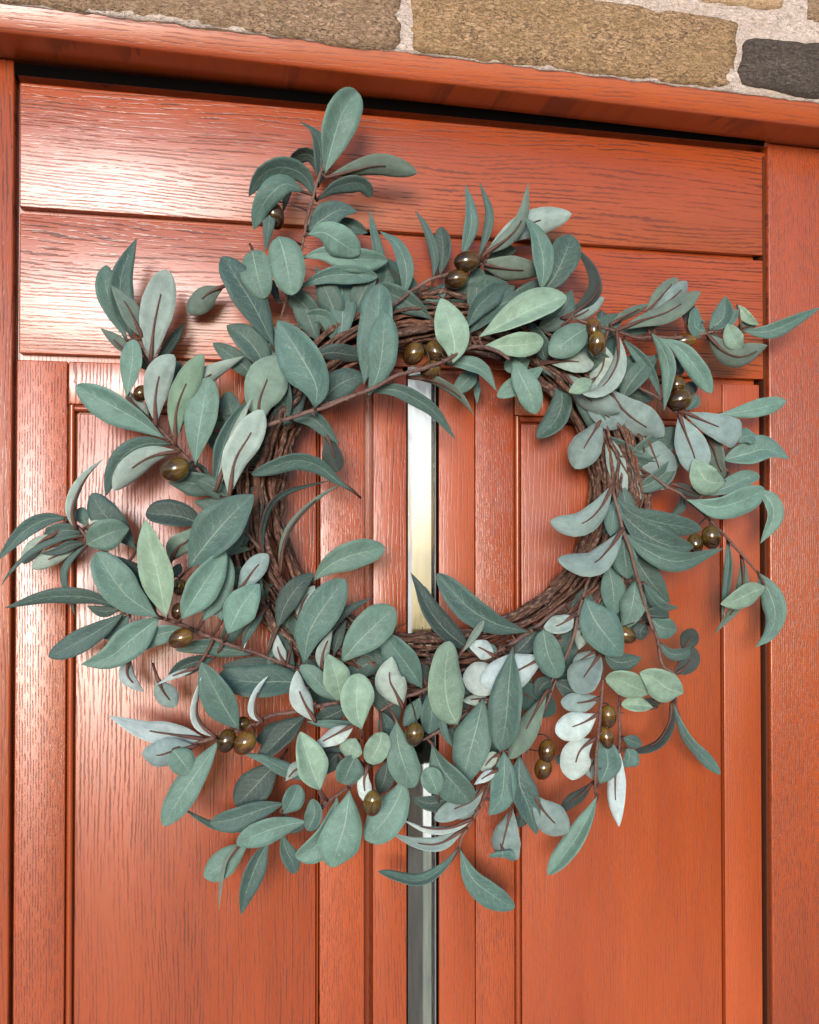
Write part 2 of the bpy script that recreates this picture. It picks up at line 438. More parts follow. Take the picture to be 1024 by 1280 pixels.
stone([(519, -34), (926, 22), (918, 109), (513, 63)], TAN, SD, 4.1, 'tan stone over the middle of the door')
stone([(745, -90), (1000, -62), (985, 12), (728, -18)], GOLD, SD, 6.6, 'pale golden stone at the top edge')
stone([(934, 38), (1330, 88), (1325, 160), (922, 106)], DARK, SD, 2.9, 'dark brown weathered stone at the right end')
stone([(1015, -50), (1400, 0), (1395, 72), (1010, 24)], TAN2, SD, 3.3)
stone([(526, -120), (728, -96), (712, -22), (522, -46)], TAN2, SD, 7.7)
def mortar():
    bm = bmesh.new()
    xa, xb = P(-440, 0, SD).x, P(1420, 0, SD).x
    za, zb = z_f0 - .001, P(500, -190, SD).z
    nx, nz = 220, 40
    g = []
    for j in range(nz + 1):
        row = []
        for i in range(nx + 1):
            x = xa + (xb - xa) * i / nx; z = za + (zb - za) * j / nz + T_HD[0] * (x - T_HD[1])
            q = Vector((x * 40, 3.0, z * 40))
            y = -SD + .0050 - noise.fractal(q, .7, 2, 5) * .0025
            if j == 0:
                z += noise.fractal(Vector((x * 45, 1, 1)), .8, 2, 5) * .0022
                y = min(y, -HD - .0062)
            row.append(bm.verts.new((x, y, z)))
        g.append(row)
    for j in range(nz):
        for i in range(nx):
            bm.faces.new((g[j][i], g[j][i + 1], g[j + 1][i + 1], g[j + 1][i]))
    bk = [bm.verts.new((v.co.x, -HD - .0052, v.co.z)) for v in g[0]]
    for i in range(nx): bm.faces.new((g[0][i + 1], g[0][i], bk[i], bk[i + 1]))
    me = bpy.data.meshes.new('mortar'); bm.to_mesh(me); bm.free(); smooth(me)
    return link('mortar', me, (MORT,), wall)
mortar()

# ------------------------------------------------------------------ unseen lawn, with paving added to bounce light up the door
def ground_mat(name, lo, hi, sc):
    m, N, L, B = new_mat(name)
    n = noise_tex(N, L, N.new('ShaderNodeTexCoord').outputs['Object'], sc, 5, .6)
    L.new(ramp(N, L, n, [(.3, lo), (.7, hi)]), B.inputs['Base Color']); B.inputs['Roughness'].default_value = .9
    return m
bm = bmesh.new(); bmesh.ops.create_grid(bm, x_segments=2, y_segments=2, size=60)
me = bpy.data.meshes.new('ground'); bm.to_mesh(me); bm.free()
g = link('ground', me, (ground_mat('dark lawn', (.03, .045, .018), (.06, .08, .035), 12),)); g.location.z = -.03; g['kind'] = 'structure'
pv = board('bounce_pavement', -2.2, 2.4, -.08, -.002, -3.4, .3, ground_mat('pale bounce paving', (.72, .66, .58), (.84, .78, .70), 9), None, .004); pv['kind'] = 'structure'
# ------------------------------------------------------------------ wreath
CROPS = dict(O=(0,0),A1=(200,100),A2=(340,100),A3=(100,280),A4=(260,260),A5=(400,280),A6=(560,220),A7=(680,280),A8=(824,320),
 B1=(80,420),B2=(250,420),B3=(400,380),B4=(580,400),B5=(680,440),B6=(820,460),B7=(0,580),B8=(160,580),
 C1=(300,640),C2=(500,680),C3=(660,590),C4=(820,620),C5=(60,720),C6=(220,780),C7=(360,780),C8=(520,780),
 D1=(640,740),D2=(740,760),D3=(120,860),D4=(240,960),D5=(400,920),D6=(540,920),D7=(640,860),D8=(540,980))
K = 200.0 / 1024.0
def depth(z): return max(.012, (0.80 * z - 0.6) / 100.0)     # survey depth -> metres in front of the door
def pt(tagname, s):
    x, y, z = (float(q) for q in s.split(','))
    ox, oy = CROPS[tagname]
    return P(ox + x * K, oy + y * K, depth(z))
PXM = DIST / F                                             # metres per photo pixel near the door

# leaf survey: place, facing side (t = upper face to us, u = underside), width, outline, tint : midrib from stalk to tip : turn about the midrib
LEAVES = '''
A2 t 200 o n : 335,605,7 400,360,8 455,200,8.5 545,72,8
A2 t 115 p k : 300,680,6 312,470,6.5 270,340,6 175,262,5 : 25
A2 t 120 e d : 300,620,4 260,490,5 160,485,5.5 105,600,5 70,850,3.8
A1 t 140 e k : 990,745,7 920,610,8 780,555,8.6 650,610,8.2 568,745,7 : -20
A1 t 145 e m : 920,712,8 800,665,9.5 700,740,9.5 640,840,8.5 600,960,7.5 : 20
A4 t 72 p k : 398,-40,7.5 390,100,8 368,285,7.5
A2 u 130 o g : 350,620,7 520,578,8 700,548,8.2 932,595,7.5
A2 t 115 o k : 290,775,6 400,690,7 540,655,7.5 605,690,7.2 625,755,6.2 : 15
A2 t 150 p k : 230,965,7.5 330,890,8.2 430,835,8.4 548,842,8 : -10
A2 t 88 e k : 400,900,5.5 500,930,6 612,978,5.5
A4 t 190 o n : 640,170,9 740,155,9.7 850,220,10 968,300,9.5
A4 t 150 o n : 600,318,8 750,290,8.5 930,325,8.8 1152,335,8.2
A4 t 112 o m : 580,512,7.8 740,440,8.4 900,425,8.4 1088,440,8
A5 t 82 p m : 385,390,5 370,200,5.5 345,60,5.5 320,-85,5 : 35
A5 t 95 p m : 540,458,8 555,300,8.5 500,140,8 382,45,7
A5 t 62 p k : 725,350,5 735,210,5.5 680,30,5.5 607,-92,5
A5 t 112 o d : 770,330,5 790,170,5.2 770,18,5
A5 t 90 p m : 810,380,6.5 740,470,7 628,585,7
A6 t 85 p m : 90,520,6.5 145,330,7 145,200,7 112,56,6.3
A6 t 58 p k : 195,520,6.5 245,380,7 265,230,7 200,30,6
A6 u 88 p g : 225,505,8.4 390,390,8.9 480,260,8.9 515,45,8.4
A6 u 160 o p : 250,470,7 430,350,7.2 600,280,7 792,240,6.5
A6 t 125 p m : 600,730,9.4 612,560,9.8 570,380,9.5 485,258,8.5
A6 t 185 o k : 590,760,8.5 680,650,9 750,500,9 790,378,8.5
A6 u 150 e g : 190,550,7 350,590,7.5 520,605,7.3 640,610,7
A6 t 90 e m : 250,540,5 340,490,5 440,470,5
A6 u 110 o g : 190,590,5 230,650,5 280,720,5
A6 t 50 p k : 250,740,6 330,690,6.3 405,655,6
A6 t 145 o k : 120,975,9 190,840,10 270,762,10 352,705,9.5
A6 t 130 p k : 140,1005,8 280,860,9 420,795,9.3 577,770,9
A6 t 190 o l : 200,1030,10.5 400,925,11 560,845,11.5 757,768,11
B4 t 150 o l : 120,170,10 250,165,10.5 400,155,10.7 510,130,10.2
A5 t 205 e l : 845,895,11 862,780,11.5 830,640,12 775,475,11.5
A7 u 110 o x : 100,605,8 230,540,8.5 320,460,9 350,370,9 310,260,8.5 222,165,7.5 : 25
A7 u 80 o b : 118,612,8 250,570,8.3 385,470,8
A7 t 185 o n : 300,650,9 200,712,10.5 110,780,10.5 33,838,10
A7 u 130 o p : 30,890,8 130,880,9 240,885,9.3 320,900,9
B4 u 125 o p : 985,80,9 990,250,10 930,380,10.5 850,455,11 752,468,11 : 20
B4 u 175 o p : 900,160,8 890,300,8.5 815,415,8.8
B5 t 95 e l : 310,180,10.4 230,222,11.2 158,258,10.8
B5 u 175 o b : 130,130,7.5 240,260,9 370,352,9.6 488,385,9.3
B5 u 140 o b : 250,280,8 400,410,8.6 532,435,8.4
B5 u 215 o b : 400,225,7.8 520,380,8.6 640,470,8.8 768,540,8.4
B5 u 235 o b : 640,500,7.3 690,620,7.8 735,740,8 765,882,7.6
B5 u 200 o b : 370,430,8 315,520,8.6 260,610,8.8 200,748,8.4
B5 u 190 o p : 400,520,7 455,640,7.6 535,780,7.8 625,942,7.4
B4 t 150 o k : 590,350,5 630,500,6 590,640,6.2 468,755,6
B4 t 155 o n : 320,230,8.5 360,350,9.2 420,470,9.5 458,602,9
B4 t 120 o n : 520,290,7 400,380,7.6 300,440,7.6 212,492,7.2
B4 t 130 o n : 430,230,7 340,272,7.6 258,312,7.2
B4 u 90 o g : 530,200,6.5 520,280,6.6 550,345,6.4
B4 t 100 p n : -120,275,9 0,280,9.6 120,330,9.5 210,458,9
B4 t 42 p m : 90,380,5 82,450,5 85,538,4.8
B3 u 80 p g : 560,462,9 720,485,9.6 880,575,9.4 987,712,9 : 25
B3 t 110 p m : 1000,420,7 930,500,7 830,590,6.5
B3 t 98 p k : 300,562,9 470,548,9.8 620,612,9.8 740,700,9.4 870,870,8.8 : 15
B3 t 195 o m : 305,592,10.5 370,450,11.5 400,280,12 415,53,11.6
A5 t 215 o m : 280,1030,9.5 330,800,10 370,600,10.3 385,383,10
A5 t 185 o m : 125,800,7.2 145,600,7.6 138,400,6.5 130,240,5.5
A4 t 92 o m : 560,765,6 690,690,7.5 770,722,7.6 800,842,7 : -15
B2 t 125 e d : 720,120,8 860,105,8.4 960,120,8 1080,130,7.5
B2 t 262 e m : 735,458,11.5 745,320,12.5 640,115,13 498,-100,12.3
A4 t 215 o k : 425,892,8.5 310,660,9.5 195,470,10 95,308,9.5
A4 t 190 b n : 285,272,9 305,380,10 335,500,10.2 362,580,9.8
A4 t 210 b n : 452,182,10 490,300,10.8 518,440,11 538,560,10.6
A4 t 48 p d : 415,470,6 430,540,6 460,620,6
A3 u 142 o g : 925,400,5 830,440,5.3 760,500,5.2 685,568,4.6
A4 t 80 e d : 420,880,6 350,890,6 288,942,5.6
A3 t 150 p k : 335,722,6 265,540,6.6 265,330,6.8 363,90,6.2
A3 t 125 o m : 300,742,5.5 220,560,6 165,400,6 172,262,5.6
A3 u 120 p g : 395,722,7.5 350,620,8 300,520,8 198,388,7.4
A3 u 195 o p : 450,905,7 470,680,7.6 510,480,7.8 560,292,7.2
A3 t 82 p d : 490,887,5.5 570,770,5.7 672,628,5 : 30
A3 u 78 p g : 330,850,5.5 240,760,5.8 130,666,5.3
B1 t 128 o n : 400,392,8.5 430,220,9 440,120,9.2 440,22,8.8
B1 t 60 e d : 560,225,6 520,190,6 470,150,6
B1 t 190 o n : 645,655,7.5 470,535,8 300,440,8.3 76,318,7.8
B1 u 110 e p : 550,562,6.8 470,470,7.2 400,355,7
B1 u 165 o p : 590,568,8.5 585,400,9 620,230,9.3 705,120,8.8 : 10
B1 u 155 o l : 715,692,9.5 720,480,10 790,290,10.3 890,115,9.8 : -10
B1 u 140 p p : 740,600,8 770,410,8.6 900,270,9 1155,128,8.4
B1 t 205 o n : 840,822,9 860,640,9.8 892,450,10 925,262,9.6
B1 t 100 e d : 700,330,6 710,240,6 740,160,5.8
B1 t 125 e k : 690,690,6.5 520,690,7 390,760,7 310,880,6.5 268,1025,6 : -25
B1 u 150 o p : 740,735,8 570,765,8.5 430,850,8.5 318,988,8 : 10
B1 t 130 e d : 960,1002,6 860,900,6 735,785,5.6
B7 u 78 p p : 480,412,7 455,310,7.6 490,190,7.6 560,70,7.2 665,-36,6.5 : 30
B2 u 262 o q : 390,570,8.8 380,430,9.6 435,270,10 505,128,9.6
B2 t 145 p m : 90,950,8 150,700,8.6 230,520,9 332,398,8.4 : 15
B2 u 78 p p : 110,982,10 180,760,10.5 240,580,10.8 330,392,10.2
B2 u 195 o p : 185,1032,11 222,800,11.6 320,630,12 402,472,11.5
B2 t 150 p d : 430,560,7 560,480,7.4 690,350,7
B2 t 172 e k : 760,432,8.5 870,325,9 980,270,9 1065,262,8.5
B2 t 105 p k : 590,537,8 710,525,8.6 800,600,8.6 888,692,8.2 : -10
B2 u 140 o x : 800,630,8.2 850,740,8.4 882,872,8
B2 t 112 o k : 975,990,8 870,920,8.5 760,832,9.3 620,795,10 470,835,10 328,888,9.6
B8 t 62 p d : 870,558,8.5 855,420,9 905,260,9.4 1030,165,9 1290,106,8.5 : 45
C1 u 46 p g : 255,412,8 268,250,8.6 310,120,8.8 400,0,8.5 530,-110,8 662,-187,7.5 : 35
B7 t 98 p k : 430,347,6 300,355,6.6 150,435,7 -25,625,6.5
B7 t 92 e k : 525,440,6 440,425,6.5 330,440,6.4 300,500,6
B7 u 95 o p : 350,450,6.4 270,490,6.6 200,560,6.4 150,640,6
B7 t 44 p k : 530,455,6.8 380,485,7.2 200,572,7.2 80,680,6.8 8,778,6 : 40
B7 t 60 p d : 545,508,6.4 450,520,6.9 360,560,7 260,575,6.8
B7 u 100 o p : 520,520,6 430,555,6.4 310,610,6.6 202,668,6.2
B7 t 52 p k : 545,518,7 440,640,7.4 418,740,7.5 450,850,7.2 482,972,6.6 : 40
B7 t 80 o m : 560,400,6 530,340,6 515,278,5.6
B7 t 172 o k : 870,545,7 760,420,7.6 650,300,8 588,186,7.6
B7 t 190 e n : 555,515,8.8 640,470,9.5 730,432,9.6 828,412,9.2
B7 u 40 p p : 570,402,9.6 600,380,9.8 634,358,9.5
B7 t 225 o n : 1012,982,11 820,850,12 700,700,12.5 618,566,12
B7 t 165 o d : 1010,970,9 880,820,9.6 770,660,9.8 725,600,9.5
B8 t 205 e l : 245,982,12 190,700,13 142,520,13.4 112,358,13
B7 t 108 p k : 742,912,8 560,852,8.6 300,852,8.8 28,922,8.3
B7 t 72 p d : 760,930,7 660,945,7 558,910,6.8
C5 t 132 o k : 492,235,8 350,332,8.5 180,430,8.8 3,518,8.3
C5 t 100 e m : 520,250,7 450,330,7 358,402,6.8
C5 t 192 p n : 712,268,10.5 540,400,11 390,520,11.3 212,566,10.8
C5 t 112 p n : 872,342,9.5 720,372,10 620,432,9.8 543,512,9.3
C5 u 92 p w : 525,520,6 505,620,6.5 540,680,6.5 614,744,6
C5 t 112 e d : 1060,530,8 900,562,8.6 765,645,8.4
C5 u 130 o b : 700,650,8.6 740,740,8.4 818,838,8
C5 u 42 p w : 955,588,9 800,640,9.2 688,700,9
C6 t 105 e k : 482,196,8 330,162,8.4 170,140,8.6 -5,168,8.2
C6 t 212 o k : 892,388,9 680,370,9.8 470,372,10 268,330,9.6
C6 t 92 e d : 700,270,8.4 500,260,8.8 288,272,8.4
B8 t 272 e m : 388,662,11.5 520,490,12.5 655,335,13 805,196,12.4
B8 t 175 o d : 492,402,7 380,350,7.6 250,325,7.8 112,320,7.3
B8 u 150 p q : 270,622,8.5 320,530,9 380,490,9.2 465,395,8.8
B8 t 212 e n : 345,992,12 430,850,12.8 535,690,13.2 628,555,12.7
B8 t 150 e n : 480,1002,11 560,850,11.6 620,700,11.8 642,585,11.4
B8 u 132 o b : 700,832,9.5 760,740,10 820,660,10.2 898,578,9.8
B8 t 205 e n : 640,1085,12 715,930,12.6 775,845,12.8 842,768,12.4
B8 t 75 e m : 600,1002,11 590,920,11 602,845,10.8
B8 t 62 e k : 290,722,8 310,690,8 338,638,7.8
B8 t 62 e k : 690,500,8 730,490,8 778,470,8
C1 t 172 o n : 468,442,8.5 570,345,9.3 720,275,9.8 930,230,9.3
C1 t 135 e d : 240,742,9 290,600,9.5 370,480,9.8 473,388,9 : -20
C1 u 82 p w : 287,972,9 245,880,9.5 240,785,9.3
C1 u 115 e p : 380,692,8.5 405,580,9 478,470,9
C1 t 232 o m : 410,972,11 440,780,12 535,610,12.5 672,428,12
C1 t 225 o n : 648,965,11.5 735,855,12.3 858,732,12.6 990,612,12
C1 t 62 p d : 540,832,10 620,690,10.5 700,622,10.5 852,545,9.8 : 30
C1 u 82 p p : 520,1012,11 530,900,11.4 592,755,11
C1 t 72 p d : 600,912,9 630,800,9 682,688,8.7
C1 t 56 p k : 20,852,9.5 60,760,10 152,648,9.6
C6 u 46 p w : 560,-70,9 485,30,9.6 440,110,9.5 430,180,9 : 20
C7 t 122 o n : 330,497,12 230,410,12.5 150,322,12.6 76,268,12
C7 t 172 e l : 340,492,13 320,380,13.6 290,282,13.8 258,192,13.3
C7 t 202 o l : 470,672,14 442,560,14.6 440,440,14.8 457,316,14.3
C7 u 132 e w : 172,622,12.5 110,520,13 70,420,13.2 58,298,12.8
C7 t 195 o m : 860,412,10.5 765,265,11.2 685,160,11.4 622,68,11
C7 t 132 e k : 700,302,9 620,230,9.4 555,178,9
C7 u 182 e p : 735,532,12 690,440,12.6 650,350,12.8 665,208,12.3
C2 u 92 o x : 170,902,10 150,840,10.2 172,772,10
C8 t 235 b l : 265,642,14 205,520,14.6 185,330,15 215,108,14.4
C2 t 172 o k : 822,562,10 620,512,10.8 430,400,11 235,188,10.4
C2 t 155 p d : 452,682,9 300,562,9.6 190,425,9.6 110,262,9.2 68,182,9
C2 u 52 e p : 200,402,8.6 175,330,8.6 158,268,8.4
C2 t 50 o g : 400,692,11.5 470,590,12 538,486,11.8 : 20
C2 u 125 p w : 600,718,10.5 520,668,11 430,640,11
C2 t 52 e m : 622,692,10 580,665,10 543,638,9.8
C8 u 212 o w : 600,340,11 450,345,11.4 298,352,11
C8 u 232 o w : 830,202,11 700,272,11.6 560,340,12 410,368,11.8
C8 t 222 o m : 620,150,13 600,350,14 580,600,14.5 540,812,14
D1 u 142 e p : 395,155,12 300,215,12.6 200,232,12.8
D1 t 172 b m : 200,240,13 232,400,13.3 300,548,12.9
C2 t 132 p d : 720,722,9 820,620,9.4 912,498,9
C8 u 132 o q : 840,430,11 740,610,11.6 682,720,11.8 598,864,11.4
C8 t 242 e n : 430,480,11 385,680,12 330,880,12 290,1050,11.5
D6 t 192 o m : 0,55,11.5 60,200,12.5 140,300,12.8 245,420,12.2
D5 t 132 o n : 755,375,12.8 722,290,13.2 678,202,12.8
D5 t 188 o n : 490,-100,12 500,50,13 540,190,13.3 605,328,12.8
C7 t 142 e m : 900,440,10 922,560,10.4 900,705,10
C7 t 102 e m : 845,470,10 805,560,10 738,655,9.6
C7 t 112 e k : 600,560,9.5 630,650,9.5 650,765,9
C7 t 46 p m : 985,560,12 990,660,12 1032,772,11.5
C7 t 150 b l : 600,690,12.5 585,770,13 518,892,12.6
C7 t 152 e l : 385,870,13 400,800,13.3 435,732,13
C7 t 162 b m : 430,845,13.3 390,930,13.5 348,1022,13.1
C7 t 202 e l : 205,1062,13 152,930,13.6 110,800,13.8 78,688,13.3
C7 u 112 p w : 420,650,12 300,712,12.5 148,792,12.2
C6 u 82 p p : 840,940,11 770,930,11.2 702,1006,10.8
C6 u 78 p w : 545,627,11 500,560,11.5 520,440,11.6 588,333,11 : 30
C6 t 192 e m : 400,672,12 310,530,12.6 230,380,13 162,242,12.5
C6 u 80 p w : 240,722,12 150,640,12.5 125,540,12.8 162,340,13 : 25
D3 u 142 p w : 700,330,8 500,300,8.5 300,265,8.7 78,178,8
D3 u 172 o b : 640,370,10 500,400,10.5 400,430,10.6 295,415,10.2
D3 t 152 b n : 495,395,11 535,450,11.2 608,545,11
D3 t 172 o n : 790,330,10.5 690,480,11 565,660,11.2 430,884,10.6
D3 t 52 p k : 1000,900,7 880,905,7.5 730,872,7.6 553,768,7 : 30
D4 t 132 o k : 602,222,9 450,262,9.4 280,322,9.6 115,355,9
D4 t 132 o m : 590,295,9.8 640,210,10.2 682,106,10
D4 t 152 o n : 742,340,10.5 590,368,11 430,420,11.3 286,492,10.8
D4 t 155 o n : 365,475,8 262,558,8.3 170,640,8.4 76,694,8
D4 t 122 p k : 490,470,9 420,600,9.4 352,780,9.4 314,942,8.8
D4 t 38 p g : 290,490,9.4 220,590,9.6 188,720,9.2 173,908,8.6 : 50
D4 t 98 o k : 575,410,9 600,520,9.4 640,600,9.4 662,674,9
D4 t 112 b m : 740,402,10.8 785,300,11.2 775,196,11
D4 t 52 p d : 740,350,9 660,390,9 588,412,8.7
D5 t 242 o n : 190,350,11.5 160,560,12.3 110,720,12.4 72,842,11.8
D4 t 172 o n : 930,190,10.5 870,400,11 780,510,11 663,574,10.5
D5 t 222 o n : 540,260,10 500,400,10.8 400,560,11 286,662,10.5
D5 u 86 o w : 300,200,13 282,300,13.3 302,427,13
D5 t 122 e d : 430,160,9 420,260,9 378,372,8.7
D5 t 96 p d : 822,400,8 700,432,8.4 578,390,8
D5 u 58 p w : 970,540,9.5 830,592,10 680,592,10 518,530,9.5 : 15
D5 u 88 p b : 920,602,9 760,692,9.5 600,682,9.5 455,620,9
D5 t 88 o m : 882,720,7 780,850,7.4 620,930,7.5 372,868,7 : 20
D8 t 148 o m : 180,420,7 250,590,7.4 360,690,7.5 528,796,7
D6 u 122 o b : 340,320,9.5 250,420,10 150,465,10 15,535,9.5
D6 u 72 e b : 300,450,9 220,492,9.2 128,522,9
D6 t 162 e m : 460,100,11 462,250,11.5 440,400,11.5 365,508,11
D6 t 162 p k : 560,130,11 560,300,11.5 610,430,11.4 672,635,11
D6 u 192 o b : 655,372,11.6 705,465,12 790,560,12.2 876,614,11.8
D6 u 192 z b : 512,460,10 480,590,10.6 450,710,10.4 432,775,10
D6 t 150 b m : 452,735,10.9 453,755,11.05 455,776,10.7
D6 t 72 e d : 560,480,7 575,530,7 543,582,6.8
D7 u 76 o x : 522,600,9 440,682,9.4 380,722,9.4 312,788,9
D7 t 122 o n : 545,690,9 490,820,9.6 400,980,9.8 232,1198,9.2
D7 u 116 e w : 680,380,9 665,560,9.6 665,740,9.8 686,888,9.3
D7 t 150 e m : 562,612,10 612,500,10.4 605,400,10.6 580,308,10.2
D7 u 172 o w : 552,165,12 450,225,12.6 278,285,12.4
D7 u 182 o w : 525,325,12.4 430,410,13 385,590,12.6
D7 u 122 o b : 575,60,11.5 450,92,12 312,92,11.8
D1 u 202 o b : 572,400,12 480,520,12.6 400,640,12.3
D1 u 102 e b : 540,380,10.5 450,430,10.8 382,472,10.5
D1 t 112 e d : 430,672,10 350,612,10.2 276,576,10
D1 t 232 e m : 470,40,12 530,180,13 620,300,13.4 708,408,12.8
D1 u 112 e p : 440,110,11 452,220,11.5 428,370,11.2
D1 t 122 p k : 590,400,11 690,452,11.3 833,420,11
D1 t 172 o l : 892,652,12 770,602,12.5 680,560,12.6 597,553,12.2
D2 t 192 e l : 587,548,13 480,510,13.6 400,450,13.8 305,412,13.4
D2 t 96 o l : 392,637,11.5 290,620,12 188,618,11.8
D2 u 62 e x : 450,600,10 390,600,10 338,578,10
D2 u 88 o x : 515,610,8.5 505,720,8.8 440,840,9 360,892,8.8 253,918,8.3 : 30
D2 t 92 o m : 520,605,8 555,720,8.4 620,850,8.5 720,960,8.3 822,1066,7.8 : 45 40 30 10 0
D2 t 82 e k : 200,830,8 250,850,8 322,880,7.7
D2 t 112 e m : 220,900,8.5 240,950,8.6 208,1018,8.2
D2 t 122 e m : 380,65,10 440,122,10.6 545,140,10.2
D2 t 72 e k : 430,222,9 500,290,9.5 580,290,9.6 657,240,9.2
D2 u 112 o x : 580,292,9 620,210,9.3 652,132,9
D2 u 112 o x : 530,428,9.4 612,360,9.7 652,250,9.5
D2 t 132 e d : 300,30,9 400,50,9.3 495,50,9
D2 t 112 e d : 350,100,8.5 310,150,8.5 322,205,8.3
C3 u 152 o b : 545,75,12 455,240,12.7 330,335,12.9 142,318,12.4
C3 u 162 o b : 612,365,12.5 505,510,13.1 400,588,13.3 190,558,12.8
C3 t 112 e m : 560,170,10 545,290,10.4 528,412,10
C3 t 152 o k : 555,150,9.5 660,260,10 830,320,10.3 1112,372,9.8
C3 t 172 e k : 590,260,10.5 740,390,11 900,470,11.2 1062,480,10.8
C3 t 132 p m : 620,395,11 760,500,11.6 960,572,12 1252,488,11
C3 t 172 e m : 612,420,11 622,540,11.4 642,684,11
C3 t 152 e m : 510,590,9 540,720,9.6 550,860,9.4 528,932,9
C3 t 152 e n : 690,690,10.5 675,820,11 645,930,11 600,1005,10.6
C3 t 92 e k : 740,710,9 800,812,9.5 870,872,9.6 962,870,9
C3 t 152 e d : 690,780,8 780,880,8.4 902,932,8
C4 t 52 p k : 460,280,7 465,430,7.4 450,580,7.3 422,792,7 : 20
C4 u 72 p g : 545,380,7 560,500,7.3 530,680,7.3 373,884,6.8
C4 t 142 e l : 702,580,9 600,622,9.5 500,672,9.6 412,692,9.2
C4 t 128 p n : 650,490,8 720,600,8.5 765,750,8.8 730,880,8.6 635,968,8.1
B6 t 112 p n : 640,780,7.8 730,850,8.3 750,960,8.3 668,1124,7.7
B6 t 172 o n : 200,845,9.5 380,890,10.2 540,850,10.4 697,778,10
B6 t 102 o n : 290,820,8.8 430,772,9.4 560,712,9.6 663,688,9.2
B6 t 172 e l : 442,732,9.6 325,720,10.2 238,585,10
B6 u 192 o b : 145,290,9 195,430,9.6 245,560,9.8 272,692,9.5
B6 u 182 z b : 180,285,10 320,345,10.5 460,400,10.6 548,435,10.2
B6 t 162 p n : 430,590,8.5 580,550,9 710,522,9.1 855,584,8.6
B6 t 112 e m : 530,480,9.2 570,440,9.4 645,428,9
B6 t 102 o n : 400,296,7.5 540,282,8 680,252,8.2 835,212,7.7
B6 u 112 p g : 310,400,8 370,520,8.3 400,620,8.2 452,722,7.8
B6 u 62 p x : 100,740,8.5 180,772,8.8 302,832,8.5
B6 t 56 e d : 170,820,6.5 165,890,6.6 98,948,6.2
A7 u 112 o g : 640,590,7 720,500,7.5 790,420,7.7 852,342,7.3
A7 u 102 o b : 700,562,8 790,500,8.4 880,420,8.4 915,366,8
A7 u 122 o g : 470,682,9 620,622,9.6 800,560,9.8 1000,430,9.2
A7 u 62 e g : 420,640,7 530,582,7.3 674,512,7
A7 t 76 e d : 380,650,6 370,600,6 365,553,5.8
A7 t 62 p k : 470,690,7 600,680,7.4 752,640,7
A7 t 98 p n : 690,700,9 760,800,9.6 800,920,9.8 790,1050,9.7 768,1195,9.2 : 10
A8 t 122 o n : 0,525,8.5 130,590,9 240,720,9.2 335,878,8.7
A7 t 72 p m : 510,740,8 620,860,8.4 700,980,8.4 747,1112,8 : 25
A7 t 142 o d : 480,860,6.5 600,900,7 724,932,6.6
A7 u 102 o x : 790,860,6 850,900,6 882,965,6
B5 t 122 e d : 430,210,6 560,270,6.4 704,302,6
A8 t 122 e m : 302,490,7.8 230,450,8.4 235,325,8.2
A8 u 92 o x : 170,450,7.6 190,390,7.8 222,318,7.6
A8 t 132 p m : 320,472,7.4 410,395,8 425,255,7.8
A8 t 90 e m : 350,470,7.2 430,420,7.6 505,345,7.8
A8 t 62 p l : 505,312,7.3 560,392,7.5 642,443,7
A8 u 82 p g : 490,472,6.5 560,452,6.8 622,447,6.6
A8 t 92 p m : 540,482,8 700,482,8.4 850,422,8.6 1034,328,8.2
A8 t 116 e l : 535,592,9 482,545,9.3 438,432,9
A8 u 152 e g : 310,500,8 420,612,8.6 540,642,8.7 694,572,8.3
A8 u 62 p x : 300,500,7.5 370,545,7.6 422,592,7.4
B6 t 72 e m : 190,270,7 240,230,7 264,168,6.8
B6 u 82 o x : 200,185,6.5 220,140,6.5 242,88,6.4
A8 u 92 o x : 60,762,6.5 100,700,6.5 112,648,6.4
D7 u 72 e b : 540,450,9 500,512,9.2 512,584,9
D7 u 62 o g : 340,430,8 310,452,8 288,484,8
C6 t 152 e d : 830,590,8 720,682,8.4 600,802,8.4 518,862,8
C6 t 152 e d : 760,640,7 600,722,7.4 508,742,7
C6 t 88 p m : 870,990,8.6 700,932,9.1 560,862,9.1 425,828,8.7
C6 t 200 o d : 660,880,7 560,980,7.4 470,1080,7.4 383,1164,7
C7 t 132 e d : 390,530,9 280,582,9.4 148,642,9
C7 t 62 p m : 440,640,10 300,642,10.3 118,625,10
C7 t 122 e d : 320,830,10 270,880,10 238,962,9.6
D5 t 152 e d : 150,80,9 60,150,9 18,242,9
C8 u 72 e p : 480,490,10.5 400,482,10.5 298,490,10.3
C8 t 112 e d : 880,350,9 820,390,9 758,452,9
D1 t 102 e d : 260,560,9 200,590,9 148,662,9
C8 t 46 p m : 165,560,13 180,680,13 232,785,12.6
C8 u 92 e p : 530,830,10.5 480,860,10.7 418,942,10.4
D6 u 62 p w : 412,220,12 340,262,12.4 268,312,12
'''
